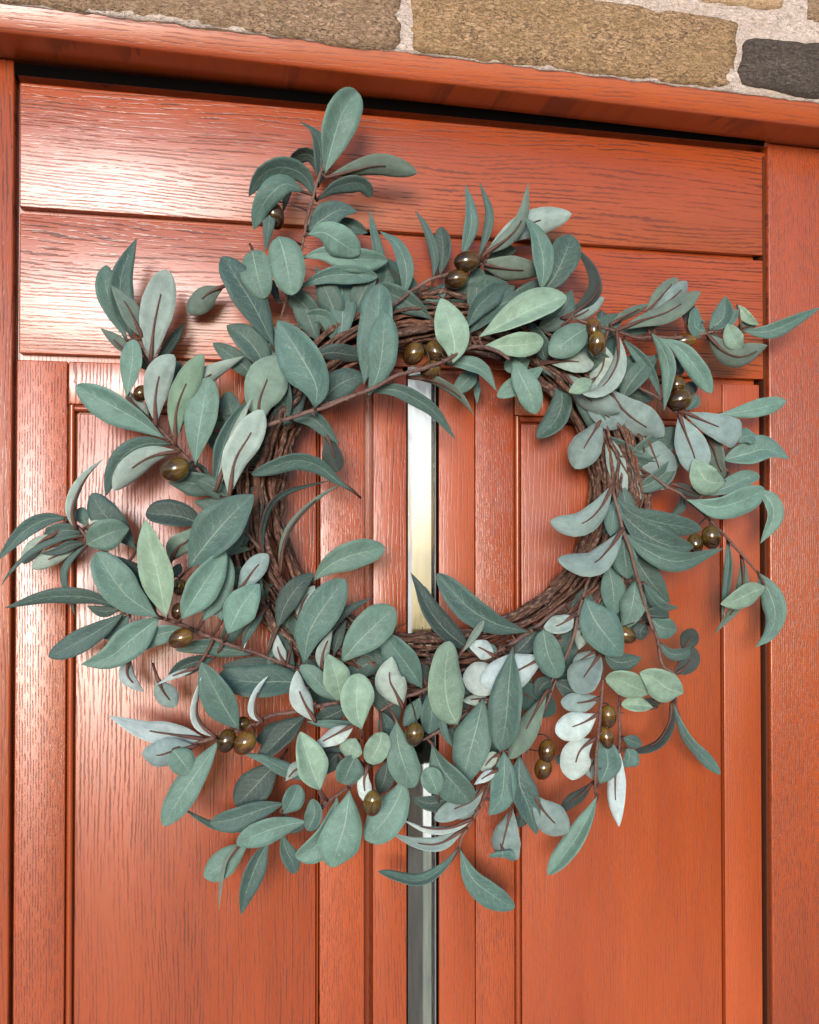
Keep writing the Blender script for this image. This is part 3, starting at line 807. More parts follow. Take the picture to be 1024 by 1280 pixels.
STEMS = '''
A4 1.5 : 462,730,6 505,560,7 560,400,8 600,250,8.4 640,60,8.2 690,-130,7.6 740,-280,7.2 775,-340,7
A3 1.3 : 540,1200,6.5 500,1050,6.6 455,930,6.6 400,810,6.8 365,735,7.2
B1 1.6 : 560,540,8 640,620,8 740,730,8 860,860,8 985,1010,8 1080,1080,7.5 1180,1150,6.5
B8 1.5 : 730,400,7.5 790,470,8 870,570,8.2
B7 1.4 : 430,350,6.2 500,405,6.6 560,470,7 700,575,7.8 890,650,8.2 1040,720,8.5
C5 1.6 : 450,210,8.5 600,235,9 720,265,9.8 830,300,9.8 940,340,9.6 1060,400,9.4
C6 1.6 : 0,-40,9.4 60,20,9.5 230,90,9.4 480,175,9.2 650,240,9 780,290,8.8 900,360,8.4
D3 1.7 : 590,375,9.4 760,320,9.8 900,280,10 1020,230,10.2
C6 1.7 : 508,652,10.2 600,590,10.4 750,565,10.6 900,530,10.6 1060,500,10.8 1270,520,11
C7 1.6 : 590,560,11 700,490,11.4 870,420,11.3 1000,330,10.4
D5 1.6 : 0,450,10.3 120,370,10.5 220,300,10.5 330,190,10.5
D4 1.3 : 560,280,9.4 740,350,9.8 850,240,10.2 1010,115,10.3
C8 1.6 : 40,740,11.2 140,690,11.2 230,640,10.5 330,560,9.5
C2 1.9 : 540,750,9.8 740,620,9.8 830,560,9.6 960,460,9.2 1060,380,8.5
D6 1.5 : 450,60,10.5 380,280,10 310,450,9.2 200,640,8.2 180,720,7.6
C3 1.5 : 420,640,10 370,740,11 330,900,11.5 270,1120,11.4 150,1350,10.8
D1 1.4 : 280,560,10.8 240,680,10.6 190,800,10.4 160,900,9.8 95,1030,9
D1 1.6 : 578,560,12 572,700,12.3 560,850,12.4 545,1000,12 538,1180,11.4 535,1290,10.6
D7 1.4 : 690,20,10 685,200,10.2 690,330,10 680,440,9.6
C3 1.6 : 520,20,11 560,180,11.8 600,330,12.4 650,500,12.4 700,660,12.2 750,850,11.8 800,1020,11.4
D2 1.5 : 340,-20,11.4 385,100,11.2 425,230,11 455,370,10.8 530,430,10.6 540,600,9.5
C4 1.5 : -40,-140,8 60,-70,8.4 170,0,8.7 300,110,8.7 420,230,8.4 530,350,8.2 645,485,8
A7 1.6 : 180,600,9.4 290,640,9.2 400,670,9 500,700,8.8 620,730,8.7 720,722,8.5 850,730,8.2 1020,705,8 1100,690,7.8 1270,690,7.6
B5 1.4 : 300,60,7 480,150,7.4 600,220,7.6 740,300,8 850,390,8.6
A5 1.6 : 400,570,8 480,510,8.7 600,420,9.2 700,360,9.2 790,330,8.8 950,290,8.2 1060,240,7.6
B2 1.8 : 380,620,9 440,570,10 550,530,10.5 720,480,10.8 860,430,11 1010,370,11.2
B3 1.8 : 0,655,10.9 200,590,10.9 330,545,11.2 480,460,11.4 600,430,11.4 780,370,11.6 900,310,11.4 1000,265,11.2
B4 1.8 : -30,200,11.2 80,168,11.2 150,180,11 220,205,11.2 290,256,11.6
A4 1.2 : 270,1090,5.5 275,1000,4.5 290,880,4.5 300,760,4.8
C3 1.1 : 570,580,9.5 600,660,9.6 625,760,9.5
B6 1.3 : 120,270,9 220,360,8.6 310,400,8.5 440,640,8 500,690,7.8
'''
# olives: photo centre, half length, half width, lean in degrees, depth
OLIVES = '''
343,270 16 12 -20 7  | 583,327 15 13 80 9.2 | 570,349 14 12 75 8.6 | 517,443 15 13 30 10 | 544,440 14 12 -20 10 | 538,462 13 11 60 10.2
746,430 15 11 5 10.8 | 742,412 13 10 0 9.6 | 856,426 14 10 75 7.6 | 849,500 15 13 60 9.4 | 845,482 11 11 20 8.2 | 176,492 10 9 30 7.4
219,587 17 15 70 9.4 | 224,734 10 9 0 10 | 223,764 10 9 20 9.6 | 226,798 15 12 65 11.2 | 306,929 15 13 40 11 | 283,926 14 12 20 10.4
302,905 10 9 70 9.8 | 518,918 14 12 10 13.4 | 466,1004 16 12 0 13 | 684,939 14 11 10 10.4 | 679,961 13 11 15 10.2 | 760,896 14 11 -5 11.4
758,922 13 9 -10 11 | 783,794 12 10 -60 11.4 | 889,672 14 12 -10 10 | 869,680 12 10 0 9.4
'''

# ---- leaf materials
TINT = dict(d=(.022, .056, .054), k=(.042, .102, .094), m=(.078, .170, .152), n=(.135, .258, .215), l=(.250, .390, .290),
            p=(.42, .52, .47), w=(.60, .71, .70), b=(.31, .415, .405), g=(.175, .235, .195), q=(.24, .34, .27), x=(.058, .074, .068))  # w also carries light from below, dark tints the shade between leaves
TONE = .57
def leaf_mat(name, under):
    m, N, L, B = new_mat(name)
    uv = N.new('ShaderNodeTexCoord').outputs['UV']
    sep = N.new('ShaderNodeSeparateXYZ'); L.new(uv, sep.inputs[0])
    oi = N.new('ShaderNodeObjectInfo')
    u = sep.outputs[0]
    v = math_node(N, L, 'MULTIPLY_ADD', sep.outputs[1], 2.0, -1.0)
    off = N.new('ShaderNodeCombineXYZ'); L.new(math_node(N, L, 'MULTIPLY', oi.outputs['Random'], 37.0), off.inputs[2])
    vec = N.new('ShaderNodeVectorMath'); vec.operation = 'ADD'; L.new(mapping(N, L, uv, (3.0, 1.0, 1)), vec.inputs[0]); L.new(off.outputs[0], vec.inputs[1])
    wob = noise_tex(N, L, vec.outputs[0], 5, 2)
    av = math_node(N, L, 'ABSOLUTE', v)
    # lateral veins run forward from the midrib
    ph = math_node(N, L, 'ADD', math_node(N, L, 'MULTIPLY_ADD', u, 9.0, math_node(N, L, 'MULTIPLY', av, -1.9)), math_node(N, L, 'MULTIPLY', wob, 1.4))
    fr = math_node(N, L, 'ABSOLUTE', math_node(N, L, 'SUBTRACT', math_node(N, L, 'FRACT', ph), .5))
    lat = N.new('ShaderNodeMapRange'); lat.inputs['From Min'].default_value = .06; lat.inputs['From Max'].default_value = .015; L.new(fr, lat.inputs['Value'])
    latf = math_node(N, L, 'MULTIPLY', lat.outputs[0], math_node(N, L, 'SUBTRACT', 1.0, av))
    mid = N.new('ShaderNodeMapRange'); mid.inputs['From Min'].default_value = .055; mid.inputs['From Max'].default_value = .022; L.new(av, mid.inputs['Value'])
    midf = math_node(N, L, 'MULTIPLY', mid.outputs[0], math_node(N, L, 'SUBTRACT', 1.15, u), clamp=True)
    vo = N.new('ShaderNodeTexVoronoi'); vo.feature = 'DISTANCE_TO_EDGE'; vo.inputs['Scale'].default_value = 26
    L.new(vec.outputs[0], vo.inputs['Vector'])
    net = N.new('ShaderNodeMapRange'); net.inputs['From Min'].default_value = .10; net.inputs['From Max'].default_value = .02; L.new(vo.outputs['Distance'], net.inputs['Value'])
    mot = noise_tex(N, L, vec.outputs[0], 2.2, 4, .6)
    grit = noise_tex(N, L, vec.outputs[0], 95, 3, .7)
    col = oi.outputs['Color']
    col = mix(N, L, 1.0, col, ramp(N, L, mot, [(.3, (.80, .80, .80)), (.7, (1.2, 1.2, 1.2))]), 'MULTIPLY')
    col = mix(N, L, 1.0, col, ramp(N, L, grit, [(.3, (.74, .74, .74)), (.7, (1.26, 1.26, 1.26))]), 'MULTIPLY')
    if not under:
        light = mix(N, L, .45, mix(N, L, 1.0, col, (1.9, 1.75, 1.7), 'MULTIPLY'), (.30, .36, .29))
        col = mix(N, L, math_node(N, L, 'MULTIPLY', net.outputs[0], .38), col, light)
        col = mix(N, L, math_node(N, L, 'MULTIPLY', latf, .6), col, light)
        col = mix(N, L, math_node(N, L, 'MULTIPLY', midf, .95), col, light)
    else:
        dk = mix(N, L, 1.0, col, (.80, .84, .82), 'MULTIPLY')
        col = mix(N, L, math_node(N, L, 'MULTIPLY', latf, .6), col, dk)
        sp = ramp(N, L, noise_tex(N, L, vec.outputs[0], 14, 3, .7), [(.55, (0, 0, 0)), (.66, (1, 1, 1))])
        col = mix(N, L, math_node(N, L, 'MULTIPLY', sp, .22), col, dk)
    edge = N.new('ShaderNodeMapRange'); edge.inputs['From Min'].default_value = .86; edge.inputs['From Max'].default_value = 1.0
    L.new(math_node(N, L, 'MULTIPLY_ADD', math_node(N, L, 'SUBTRACT', wob, .5), .25, av), edge.inputs['Value'])
    col = mix(N, L, math_node(N, L, 'MULTIPLY', edge.outputs[0], .45), col, mix(N, L, 1.0, col, (1.45, 1.4, 1.3), 'MULTIPLY'))
    spot = ramp(N, L, noise_tex(N, L, vec.outputs[0], 9, 2, .5), [(.68, (0, 0, 0)), (.74, (1, 1, 1))])
    col = mix(N, L, math_node(N, L, 'MULTIPLY', spot, .35), col, mix(N, L, 1.0, col, (.75, .62, .55), 'MULTIPLY'))
    L.new(col, B.inputs['Base Color'])
    B.inputs['Roughness'].default_value = .58 if not under else .72
    B.inputs['Specular IOR Level'].default_value = .38 if not under else .22
    try:
        B.inputs['Sheen Weight'].default_value = .12; B.inputs['Sheen Roughness'].default_value = .5
    except Exception: pass
    hh = math_node(N, L, 'ADD', math_node(N, L, 'MULTIPLY', midf, -1.2), math_node(N, L, 'ADD', math_node(N, L, 'MULTIPLY', latf, -.7), math_node(N, L, 'MULTIPLY', net.outputs[0], -.25)))
    bp = N.new('ShaderNodeBump'); bp.inputs['Strength'].default_value = .35; bp.inputs['Distance'].default_value = .0006
    L.new(hh, bp.inputs['Height']); L.new(bp.outputs[0], B.inputs['Normal'])
    return m
LEAF_T = leaf_mat('leaf upper face', False)
LEAF_U = leaf_mat('leaf underside', True)
def bark_mat(name, cols, scale=1.0, rough=.7):
    m, N, L, B = new_mat(name)
    tc = N.new('ShaderNodeTexCoord'); oi = N.new('ShaderNodeObjectInfo')
    off = N.new('ShaderNodeCombineXYZ'); L.new(math_node(N, L, 'MULTIPLY', oi.outputs['Random'], 20.0), off.inputs[0])
    v = N.new('ShaderNodeVectorMath'); v.operation = 'ADD'; L.new(tc.outputs['UV'], v.inputs[0]); L.new(off.outputs[0], v.inputs[1])
    a = noise_tex(N, L, mapping(N, L, v.outputs[0], (60 * scale, 5, 5)), 1, 4, .65)
    b = noise_tex(N, L, mapping(N, L, v.outputs[0], (7 * scale, 1, 1)), 1, 2, .5)
    col = ramp(N, L, a, [(.3, cols[0]), (.5, cols[1]), (.68, cols[2])])
    col = mix(N, L, ramp(N, L, b, [(.4, (0, 0, 0)), (.65, (1, 1, 1))]), col, mix(N, L, .55, col, cols[3]))
    col = mix(N, L, .55, col, mix(N, L, 1.0, col, oi.outputs['Color'], 'MULTIPLY'))
    L.new(col, B.inputs['Base Color']); B.inputs['Roughness'].default_value = rough; B.inputs['Specular IOR Level'].default_value = .3
    bp = N.new('ShaderNodeBump'); bp.inputs['Strength'].default_value = .8; bp.inputs['Distance'].default_value = .0012
    L.new(a, bp.inputs['Height']); L.new(bp.outputs[0], B.inputs['Normal'])
    return m
STEM_M = bark_mat('wrapped brown stem', [(.035, .017, .015), (.10, .05, .043), (.18, .10, .085), (.20, .13, .10)], 4.0)
RIB_M = bark_mat('reddish brown leaf rib', [(.09, .036, .028), (.17, .072, .055), (.25, .12, .095), (.20, .085, .065)], 2.0, .6)
VINE_M = bark_mat('dry vine bark', [(.008, .005, .004), (.080, .046, .036), (.28, .185, .14), (.14, .056, .032)], 3.2, .9)

def catmull(pts, n):
    """n + 1 samples, spaced evenly along the curve through pts"""
    q = [pts[0] * 2 - pts[1]] + list(pts) + [pts[-1] * 2 - pts[-2]]
    dense = []
    for i in range(1, len(q) - 2):
        p0, p1, p2, p3 = q[i - 1], q[i], q[i + 1], q[i + 2]
        for k in range(12):
            t = k / 12.0
            dense.append(.5 * ((2 * p1) + (p2 - p0) * t + (2 * p0 - 5 * p1 + 4 * p2 - p3) * t * t + (3 * p1 - p0 - 3 * p2 + p3) * t ** 3))
    dense.append(pts[-1].copy())
    acc = [0.0]
    for a, b in zip(dense, dense[1:]): acc.append(acc[-1] + (b - a).length)
    def at(s):
        d = s * acc[-1]
        for i in range(len(acc) - 1):
            if acc[i + 1] >= d:
                f = (d - acc[i]) / max(1e-9, acc[i + 1] - acc[i])
                return dense[i].lerp(dense[i + 1], f)
        return dense[-1].copy()
    return at, acc[-1]

def tube_into(V, Fc, UV, MI, path, radii, mi, sides=6, vscale=1.0):
    base = len(V); prev = None; n = len(path); s = 0.0
    for i, p in enumerate(path):
        t = (path[min(i + 1, n - 1)] - path[max(i - 1, 0)])
        t = t.normalized() if t.length > 1e-9 else Vector((0, 0, 1))
        if prev is None:
            a = t.cross(Vector((0, 1, 0)));
            if a.length < .1: a = t.cross(Vector((1, 0, 0)))
            a.normalize()
        else:
            a = prev - t * prev.dot(t)
            if a.length < 1e-6: a = t.cross(Vector((0, 1, 0)))
            a.normalize()
        prev = a; b = t.cross(a)
        if i: s += (p - path[i - 1]).length
        for k in range(sides):
            an = 2 * math.pi * k / sides
            V.append(p + (a * math.cos(an) + b * math.sin(an)) * radii[i]); UV.append((s * vscale, k / sides))
    for i in range(n - 1):
        for k in range(sides):
            k2 = (k + 1) % sides
            Fc.append((base + i * sides + k, base + i * sides + k2, base + (i + 1) * sides + k2, base + (i + 1) * sides + k)); MI.append(mi)
    Fc.append(tuple(base + k for k in range(sides - 1, -1, -1))); MI.append(mi)
    Fc.append(tuple(base + (n - 1) * sides + k for k in range(sides))); MI.append(mi)

def mesh_from(name, V, Fc, UV, MI, mats):
    me = bpy.data.meshes.new(name)
    me.from_pydata([tuple(v) for v in V], [], Fc); me.update()
    uvl = me.uv_layers.new(name='UVMap')
    li = [0] * len(me.loops); me.loops.foreach_get('vertex_index', li)
    flat = []
    for i in li: flat.extend(UV[i])
    uvl.data.foreach_set('uv', flat)
    me.polygons.foreach_set('material_index', MI)
    for m in mats: me.materials.append(m)
    smooth(me)
    return me

def profile(shape, u):
    c, pb, pe, q = dict(o=(.60, 1.06, 2.1, .63), e=(.49, .95, 1.8, .84), p=(.42, .85, 1.5, .95), b=(.45, .55, 2.2, .55), z=(.86, .85, 5.0, .5))[shape]
    if u < c:
        return max(0.03, math.sin(u / c * math.pi / 2) ** pb)
    t = (u - c) / (1 - c)
    return max(0.0, 1 - t ** pe) ** q

# ---- the wreath and its vine ring
RC = P(551, 614, 0.030); RC.y = -0.031
wreath = empty('olive_wreath', (RC.x, 0.0, RC.z))
tag(wreath, 'round wreath of grey-green olive leaves and brown olives hanging on the door', 'wreath')
RR = 230 * PXM; RZ = .93
rng = random.Random(11)
def ring_point(th, rr, hh):
    # the hoop is a little uneven, as bent vine is
    r = RR * (1 + .018 * math.sin(2 * th + .7) + .012 * math.sin(3 * th + 2.1)) + rr
    return Vector((RC.x + r * math.cos(th), RC.y - hh, RC.z + (r - RR * (1 - RZ)) * math.sin(th)))
def vine_path(a0, span, ph, tw, rad, n, sd):
    out = []
    for i in range(n + 1):
        f = i / n; th = a0 + span * f
        w = ph + tw * th
        rr_ = rad * (1 + .22 * noise.noise(Vector((th * 2.2, sd, 0))))
        jx, jy = noise.noise(Vector((th * 9, sd, 5))) * .0042, noise.noise(Vector((th * 9, sd, 9))) * .0042
        out.append(ring_point(th, rr_ * math.cos(w) + jx, rr_ * .92 * math.sin(w) + jy))
    return out
# core of thin dark shoots, one mesh
V, Fc, UV, MI = [], [], [], []
for k in range(46):
    sp = rng.uniform(1.2, 3.4); n = int(sp * 16)
    pth = vine_path(rng.uniform(0, 6.28), sp, rng.uniform(0, 6.28), rng.uniform(-.5, .5), .017 * math.sqrt(rng.uniform(.02, 1)), n, k * 3.7)
    r0 = rng.uniform(.0009, .0022)
    tube_into(V, Fc, UV, MI, pth, [r0 * (1 + .25 * noise.noise(p * 90)) for p in pth], 0, 5)
for k in range(26):        # short broken ends and curls standing off the hoop
    th = rng.uniform(0, 6.28); s = vine_path(th, .09, rng.uniform(0, 6.28), 2, .026, 2, k)
    d = Vector((rng.uniform(-1, 1), rng.uniform(-1.2, .1), rng.uniform(-1, 1))) * .016
    pth = [s[0], s[1] + d * .3, s[2] + d * .8, s[2] + d * 1.2 + Vector((rng.uniform(-1, 1), 0, rng.uniform(-1, 1))) * .006]
    tube_into(V, Fc, UV, MI, pth, [.0009, .0008, .0007, .0004], 0, 5)
for th in (3.05, 3.22, 1.3, 1.95, 5.4, 5.75, 0.2, 4.4):   # thin ties wound once round the hoop
    pth = []
    for i in range(27):
        w = i / 24 * 2 * math.pi
        pth.append(ring_point(th + .012 * math.sin(w * .5) + noise.noise(Vector((w, th, 0))) * .012, .027 * math.cos(w), .025 * math.sin(w)))
    tube_into(V, Fc, UV, MI, pth, [.0011] * len(pth), 0, 5)
ring = link('vine_ring', mesh_from('vine_ring', V, Fc, UV, MI, (VINE_M,)), (), wreath)
ring['label'] = 'ring of bound dry brown vines behind the leaves'
ring.color = (.8, .8, .8, 1)
for k in range(84):
    sp = rng.uniform(1.5, 4.6); n = int(sp * 16)
    ang = 2 * math.pi * k / 84 * 3 + rng.uniform(-.3, .3)
    rad = .0235 + .0060 * rng.random()
    pth = vine_path(rng.uniform(0, 6.28), sp, ang, rng.choice((-1, 1)) * rng.uniform(.05, .42), rad, n, 100 + k * 2.3)
    r0 = rng.uniform(.0014, .0034)
    V, Fc, UV, MI = [], [], [], []
    tube_into(V, Fc, UV, MI, pth, [r0 * (1 - .35 * i / n) * (1 + .55 * noise.noise(p * 190)) for i, p in enumerate(pth)], 0, 6)
    o = link('vine', mesh_from('vine', V, Fc, UV, MI, (VINE_M,)), (), ring)
    c = rng.choice(((1.0, .95, .9), (.75, .7, .7), (1.25, 1.0, .85), (.55, .5, .5), (1.1, .75, .6), (.9, .9, .95)))
    o.color = (*c, 1)

# ---- stems
stem_objs = []
for k, line in enumerate(l for l in STEMS.strip().splitlines()):
    head, pts = [s.strip() for s in line.split(':')]
    tg, rad = head.split(); rad = float(rad) * 1.25 * PXM
    P3 = [pt(tg, s) for s in pts.split()]
    at, ln = catmull(P3, 0); n = max(8, int(ln / .004))
    pth = [at(i / n) for i in range(n + 1)]
    pth = [p + Vector((noise.noise(p * 60 + Vector((k, 0, 0))), noise.noise(p * 60 + Vector((0, k, 9))), noise.noise(p * 60 + Vector((4, 4, k))))) * .0010 for p in pth]
    V, Fc, UV, MI = [], [], [], []
    tube_into(V, Fc, UV, MI, pth, [rad * (1.05 - .35 * abs(2 * i / n - 1) ** 3) * (1 + .22 * noise.noise(p * 160)) for i, p in enumerate(pth)], 0, 7)
    # small scars and stubs
    rs = random.Random(k)
    for j in range(int(ln / .016)):
        i = rs.randrange(1, n); p = pth[i]; d = Vector((rs.uniform(-1, 1), rs.uniform(-1, .2), rs.uniform(-1, 1))).normalized()
        l_ = rs.uniform(.0025, .0065)
        tube_into(V, Fc, UV, MI, [p, p + d * l_ * .6, p + d * l_ + Vector((0, 0, .001))], [rad * .55, rad * .42, rad * .25], 0, 5)
    o = link('stem', mesh_from('stem', V, Fc, UV, MI, (STEM_M,)), (), wreath)
    stem_objs.append((o, pth))
def nearest_stem(p):
    best = None
    for o, pth in stem_objs:
        for q in pth:
            d = (q - p).length
            if best is None or d < best[0]: best = (d, o, q)
    return best

# ---- leaves
NL, NW = 16, 3
def build_leaf(idx, line):
    f = [s.strip() for s in line.split(':')]
    tg, side, w, shape, tint = f[0].split()
    P3 = [pt(tg, s) for s in f[1].split()]
    rolls = [float(x) for x in f[2].split()] if len(f) > 2 else [0.0]
    w = float(w) * K * PXM * 1.03
    w *= (CAM - P3[len(P3) // 2]).length / (DIST * 1.0)
    rs = random.Random(idx * 13 + 5)
    at, ln = catmull(P3, 0)
    us = []
    for i in range(NL + 1):
        t = i / NL
        us.append(t if t < .6 else .6 + .4 * (1 - (1 - (t - .6) / .4) ** 1.5))
    mid = [at(u) for u in us]
    arch = rs.uniform(-.02, .05) * ln
    N0 = None; frames = []
    for i, p in enumerate(mid):
        a, b = mid[max(0, i - 1)], mid[min(NL, i + 1)]
        t = (b - a).normalized()
        if N0 is None:
            view = (CAM - p).normalized()
            nrm = (view - t * view.dot(t)).normalized()
        else:
            nrm = (N0 - t * N0.dot(t)).normalized()
        N0 = nrm
        frames.append((t, nrm))
    base_roll = rs.uniform(-24, 24) + (180 if side == 'u' else 0)
    tw = rs.uniform(-12, 12)
    cup = rs.uniform(.02, .20) * (1 if rs.random() < .75 else -1)
    fold = rs.uniform(.06, .30)
    wav = rs.uniform(.04, .17); wf = rs.uniform(6, 11); wp = rs.uniform(0, 6)
    lop = rs.uniform(.93, 1.07)
    V, Fc, UV, MI = [], [], [], []
    top, bot = [], []
    th = .00032
    for i, u in enumerate(us):
        t, nrm = frames[i]
        k = u * (len(rolls) - 1) if len(rolls) > 1 else 0
        k0 = int(min(k, max(0, len(rolls) - 2)))
        rl = rolls[0] if len(rolls) == 1 else rolls[k0] + (rolls[k0 + 1] - rolls[k0]) * (k - k0)
        ang = R(base_roll + rl + tw * (u - .5))
        q = Matrix.Rotation(ang, 3, t)
        nn = q @ nrm; ss = t.cross(nn)
        hw = w * .5 * profile(shape, u)
        rt, rb = [], []
        for j in range(-NW, NW + 1):
            v = j / NW
            h = hw * (v if v > 0 else v * lop) * (1 + .07 * noise.noise(Vector((u * 6, idx * 1.7, 2.0 if v > 0 else 7.0))))
            up_ = hw * (cup * v * v * 1.4 + fold * abs(v)) + wav * w * .5 * v * v * math.sin(wf * u + wp + (1.7 if v > 0 else 0)) * profile(shape, u)
            p = mid[i] + ss * h + nn * up_
            tk = th * (1 - .6 * abs(v))
            V.append(p + nn * tk); UV.append((u, v * .5 + .5)); rt.append(len(V) - 1)
            V.append(p - nn * tk); UV.append((u, v * .5 + .5)); rb.append(len(V) - 1)
        top.append(rt); bot.append(rb)
    W2 = 2 * NW
    for i in range(NL):
        for j in range(W2):
            # t x n = s; counter-clockwise about n
            Fc.append((top[i][j], top[i][j + 1], top[i + 1][j + 1], top[i + 1][j])[::1]); MI.append(0)
            Fc.append((bot[i][j], bot[i + 1][j], bot[i + 1][j + 1], bot[i][j + 1])); MI.append(1)
        for a, b in ((0, 0), (W2, W2)):
            Fc.append((top[i][a], top[i + 1][a], bot[i + 1][a], bot[i][a]) if a == 0 else (top[i][a], bot[i][a], bot[i + 1][a], top[i + 1][a])); MI.append(0)
    for i in (0, NL):
        for j in range(W2):
            Fc.append((top[i][j], bot[i][j], bot[i][j + 1], top[i][j + 1]) if i == 0 else (top[i][j], top[i][j + 1], bot[i][j + 1], bot[i][j])); MI.append(0)
    # stalk: from the stem to the blade, running on as the raised brown rib of the underside
    d, so, sp = nearest_stem(mid[0])
    rib, rr_ = [], []
    t0 = frames[0][0]
    if d < .030:
        rib += [sp, sp.lerp(mid[0], .55) - t0 * .001]; rr_ += [.0013, .0014]
    else:
        rib += [mid[0] - t0 * .012 + Vector((0, .012, 0)), mid[0] - t0 * .005 + Vector((0, .003, 0))]; rr_ += [.0011, .0013]
    rib_end = rs.uniform(.62, .82)
    i = 0
    while us[i] <= rib_end:
        t, nrm = frames[i]
        k = us[i] * (len(rolls) - 1) if len(rolls) > 1 else 0
        k0 = int(min(k, max(0, len(rolls) - 2)))
        rl = rolls[0] if len(rolls) == 1 else rolls[k0] + (rolls[k0 + 1] - rolls[k0]) * (k - k0)
        nn = Matrix.Rotation(R(base_roll + rl + tw * (us[i] - .5)), 3, t) @ nrm
        g = 1 - us[i] / rib_end
        bulge = math.exp(-((us[i] - .12) / .12) ** 2)
        r_ = .00055 + .0009 * g + .0007 * bulge
        rib.append(mid[i] - nn * (r_ * .75 + .0002)); rr_.append(r_)
        i += 1
    tube_into(V, Fc, UV, MI, rib, rr_, 2, 6, 1.0)
    me = mesh_from('leaf', V, Fc, UV, MI, (LEAF_T, LEAF_U, RIB_M))
    bm = bmesh.new(); bm.from_mesh(me); bm.to_mesh(me); bm.free()
    o = link('leaf', me, (), so)
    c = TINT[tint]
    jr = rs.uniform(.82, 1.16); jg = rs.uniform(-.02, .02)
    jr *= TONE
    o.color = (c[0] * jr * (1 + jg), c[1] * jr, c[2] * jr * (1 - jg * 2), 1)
    return o
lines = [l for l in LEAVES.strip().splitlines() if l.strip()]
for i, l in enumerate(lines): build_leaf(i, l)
# shaded inner leaves close to the ring, only seen in the gaps between the others
rf = random.Random(5)
inner = []
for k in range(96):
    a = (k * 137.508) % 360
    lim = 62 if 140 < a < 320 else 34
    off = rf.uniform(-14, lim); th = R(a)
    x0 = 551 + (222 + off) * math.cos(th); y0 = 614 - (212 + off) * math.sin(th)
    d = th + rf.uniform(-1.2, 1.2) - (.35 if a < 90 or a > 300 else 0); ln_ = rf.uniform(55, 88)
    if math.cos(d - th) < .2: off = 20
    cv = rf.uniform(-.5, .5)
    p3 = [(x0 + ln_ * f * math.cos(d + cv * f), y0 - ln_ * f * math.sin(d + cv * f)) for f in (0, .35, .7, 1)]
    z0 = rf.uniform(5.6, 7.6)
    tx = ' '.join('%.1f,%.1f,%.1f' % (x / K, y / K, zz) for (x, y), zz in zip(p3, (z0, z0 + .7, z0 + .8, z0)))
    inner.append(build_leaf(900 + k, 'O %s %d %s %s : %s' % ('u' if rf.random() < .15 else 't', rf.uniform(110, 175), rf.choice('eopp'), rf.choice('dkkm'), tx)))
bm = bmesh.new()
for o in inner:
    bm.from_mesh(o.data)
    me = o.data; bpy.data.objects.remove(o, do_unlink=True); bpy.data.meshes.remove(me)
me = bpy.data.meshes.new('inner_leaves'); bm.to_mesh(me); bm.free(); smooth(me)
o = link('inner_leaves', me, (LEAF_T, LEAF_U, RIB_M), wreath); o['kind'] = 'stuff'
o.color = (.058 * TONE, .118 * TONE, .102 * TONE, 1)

# ---- olives
om, N, L, B = new_mat('glossy brown olive')
tc = N.new('ShaderNodeTexCoord'); oi = N.new('ShaderNodeObjectInfo')
off = N.new('ShaderNodeCombineXYZ'); L.new(math_node(N, L, 'MULTIPLY', oi.outputs['Random'], 11.0), off.inputs[1])
vv = N.new('ShaderNodeVectorMath'); vv.operation = 'ADD'; L.new(tc.outputs['UV'], vv.inputs[0]); L.new(off.outputs[0], vv.inputs[1])
n1 = noise_tex(N, L, mapping(N, L, vv.outputs[0], (3, 5, 3)), 1, 3, .6, .4)
n2 = noise_tex(N, L, mapping(N, L, vv.outputs[0], (60, 90, 3)), 1, 2, .6)
se = N.new('ShaderNodeSeparateXYZ'); L.new(tc.outputs['UV'], se.inputs[0])
f = math_node(N, L, 'ADD', math_node(N, L, 'MULTIPLY', se.outputs[0], .55), math_node(N, L, 'MULTIPLY', n1, .6))
col = ramp(N, L, f, [(.28, (.014, .006, .003)), (.50, (.065, .028, .006)), (.68, (.17, .095, .016)), (.90, (.27, .18, .04))])
col = mix(N, L, ramp(N, L, n2, [(.58, (0, 0, 0)), (.70, (.5, .5, .5))]), col, (.03, .015, .007))
col = mix(N, L, 1.0, col, oi.outputs['Color'], 'MULTIPLY')
L.new(col, B.inputs['Base Color']); B.inputs['Roughness'].default_value = .22; B.inputs['Coat Weight'].default_value = .7; B.inputs['Coat Roughness'].default_value = .08
B.inputs['Specular IOR Level'].default_value = .4
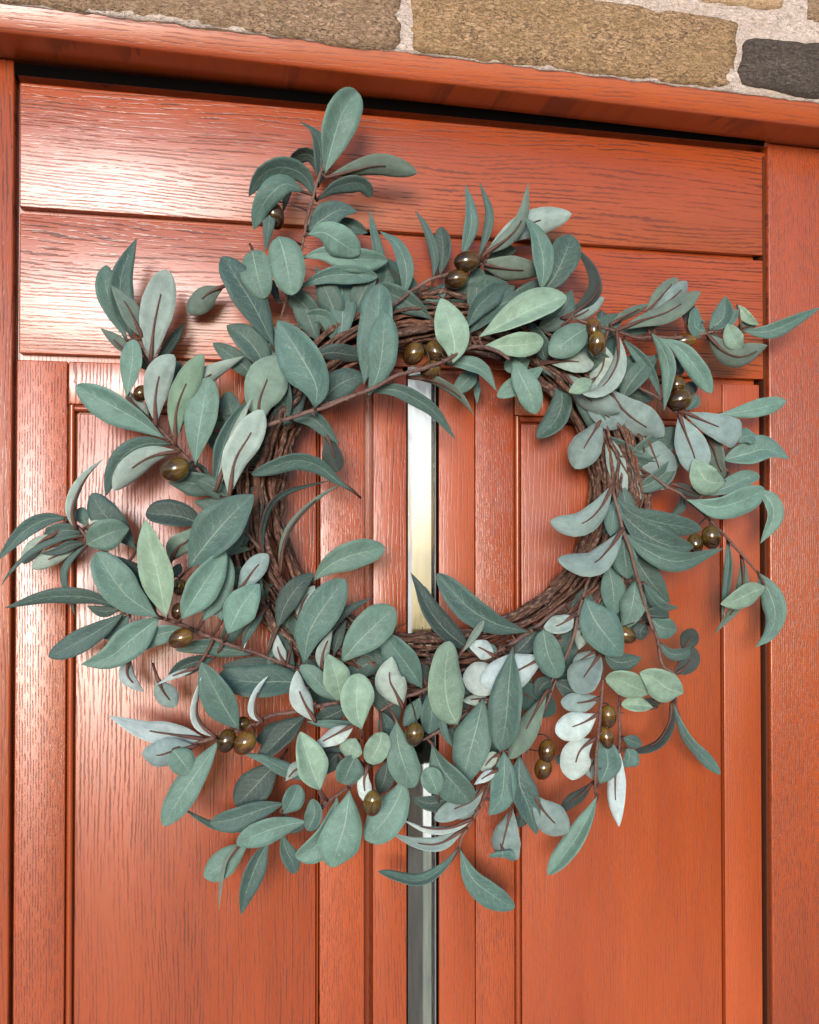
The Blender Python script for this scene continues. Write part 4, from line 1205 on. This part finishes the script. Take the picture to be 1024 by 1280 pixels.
wire = plain_mat('dark stalk wire', (.02, .015, .012), .5)
k = 0
for part in OLIVES.replace('\n', '|').split('|'):
    if not part.strip(): continue
    xy, a, b, lean, z = part.split()
    x, y = (float(q) for q in xy.split(','))
    c = P(x, y, depth(float(z)))
    sc = (CAM - c).length / F
    a, b = float(a) * sc * 1.04, float(b) * sc * .97
    # long axis leans in the plane of the door, positive leans right
    ax = (right * math.sin(R(float(lean))) + up * math.cos(R(float(lean)))).normalized()
    ax = (ax + Vector((0, -.25 + .5 * ((k * 37) % 10) / 10, 0))).normalized()
    s = ax.cross(Vector((0, 1, 0))).normalized(); tt = ax.cross(s)
    V, Fc, UV, MI = [], [], [], []
    rows, cols_ = 14, 20
    for j in range(rows + 1):
        ph = math.pi * j / rows
        rr_ = math.sin(ph) * (1 + .05 * math.cos(ph)); hz_ = math.cos(ph)
        for i in range(cols_):
            an = 2 * math.pi * i / cols_
            V.append(c + ax * (a * hz_) + (s * math.cos(an) + tt * math.sin(an)) * (b * max(rr_, .02))); UV.append((1 - j / rows, .5 + .5 * math.cos(an)))
    for j in range(rows):
        for i in range(cols_):
            i2 = (i + 1) % cols_
            Fc.append((j * cols_ + i, (j + 1) * cols_ + i, (j + 1) * cols_ + i2, j * cols_ + i2)); MI.append(0)
    Fc.append(tuple(range(cols_))); MI.append(0)
    Fc.append(tuple(rows * cols_ + i for i in range(cols_ - 1, -1, -1))); MI.append(0)
    tip = c + ax * a * .96
    d, so, sp = nearest_stem(tip)
    if d > .05: sp = tip + Vector((0, .02, .012))
    bend = tip.lerp(sp, .5) + ax * .003 + Vector((0, -.001, 0))
    tube_into(V, Fc, UV, MI, [tip - ax * .002, tip + ax * .0015, bend, sp], [.0012, .0008, .0006, .0007], 1, 5)
    me = mesh_from('olive', V, Fc, UV, MI, (om, wire))
    o = link('olive', me, (), so)
    j = .38 + .5 * ((k * 53) % 17) / 17
    o.color = (j, j * (.85 + .2 * ((k * 29) % 7) / 7), j * .9, 1)
    k += 1
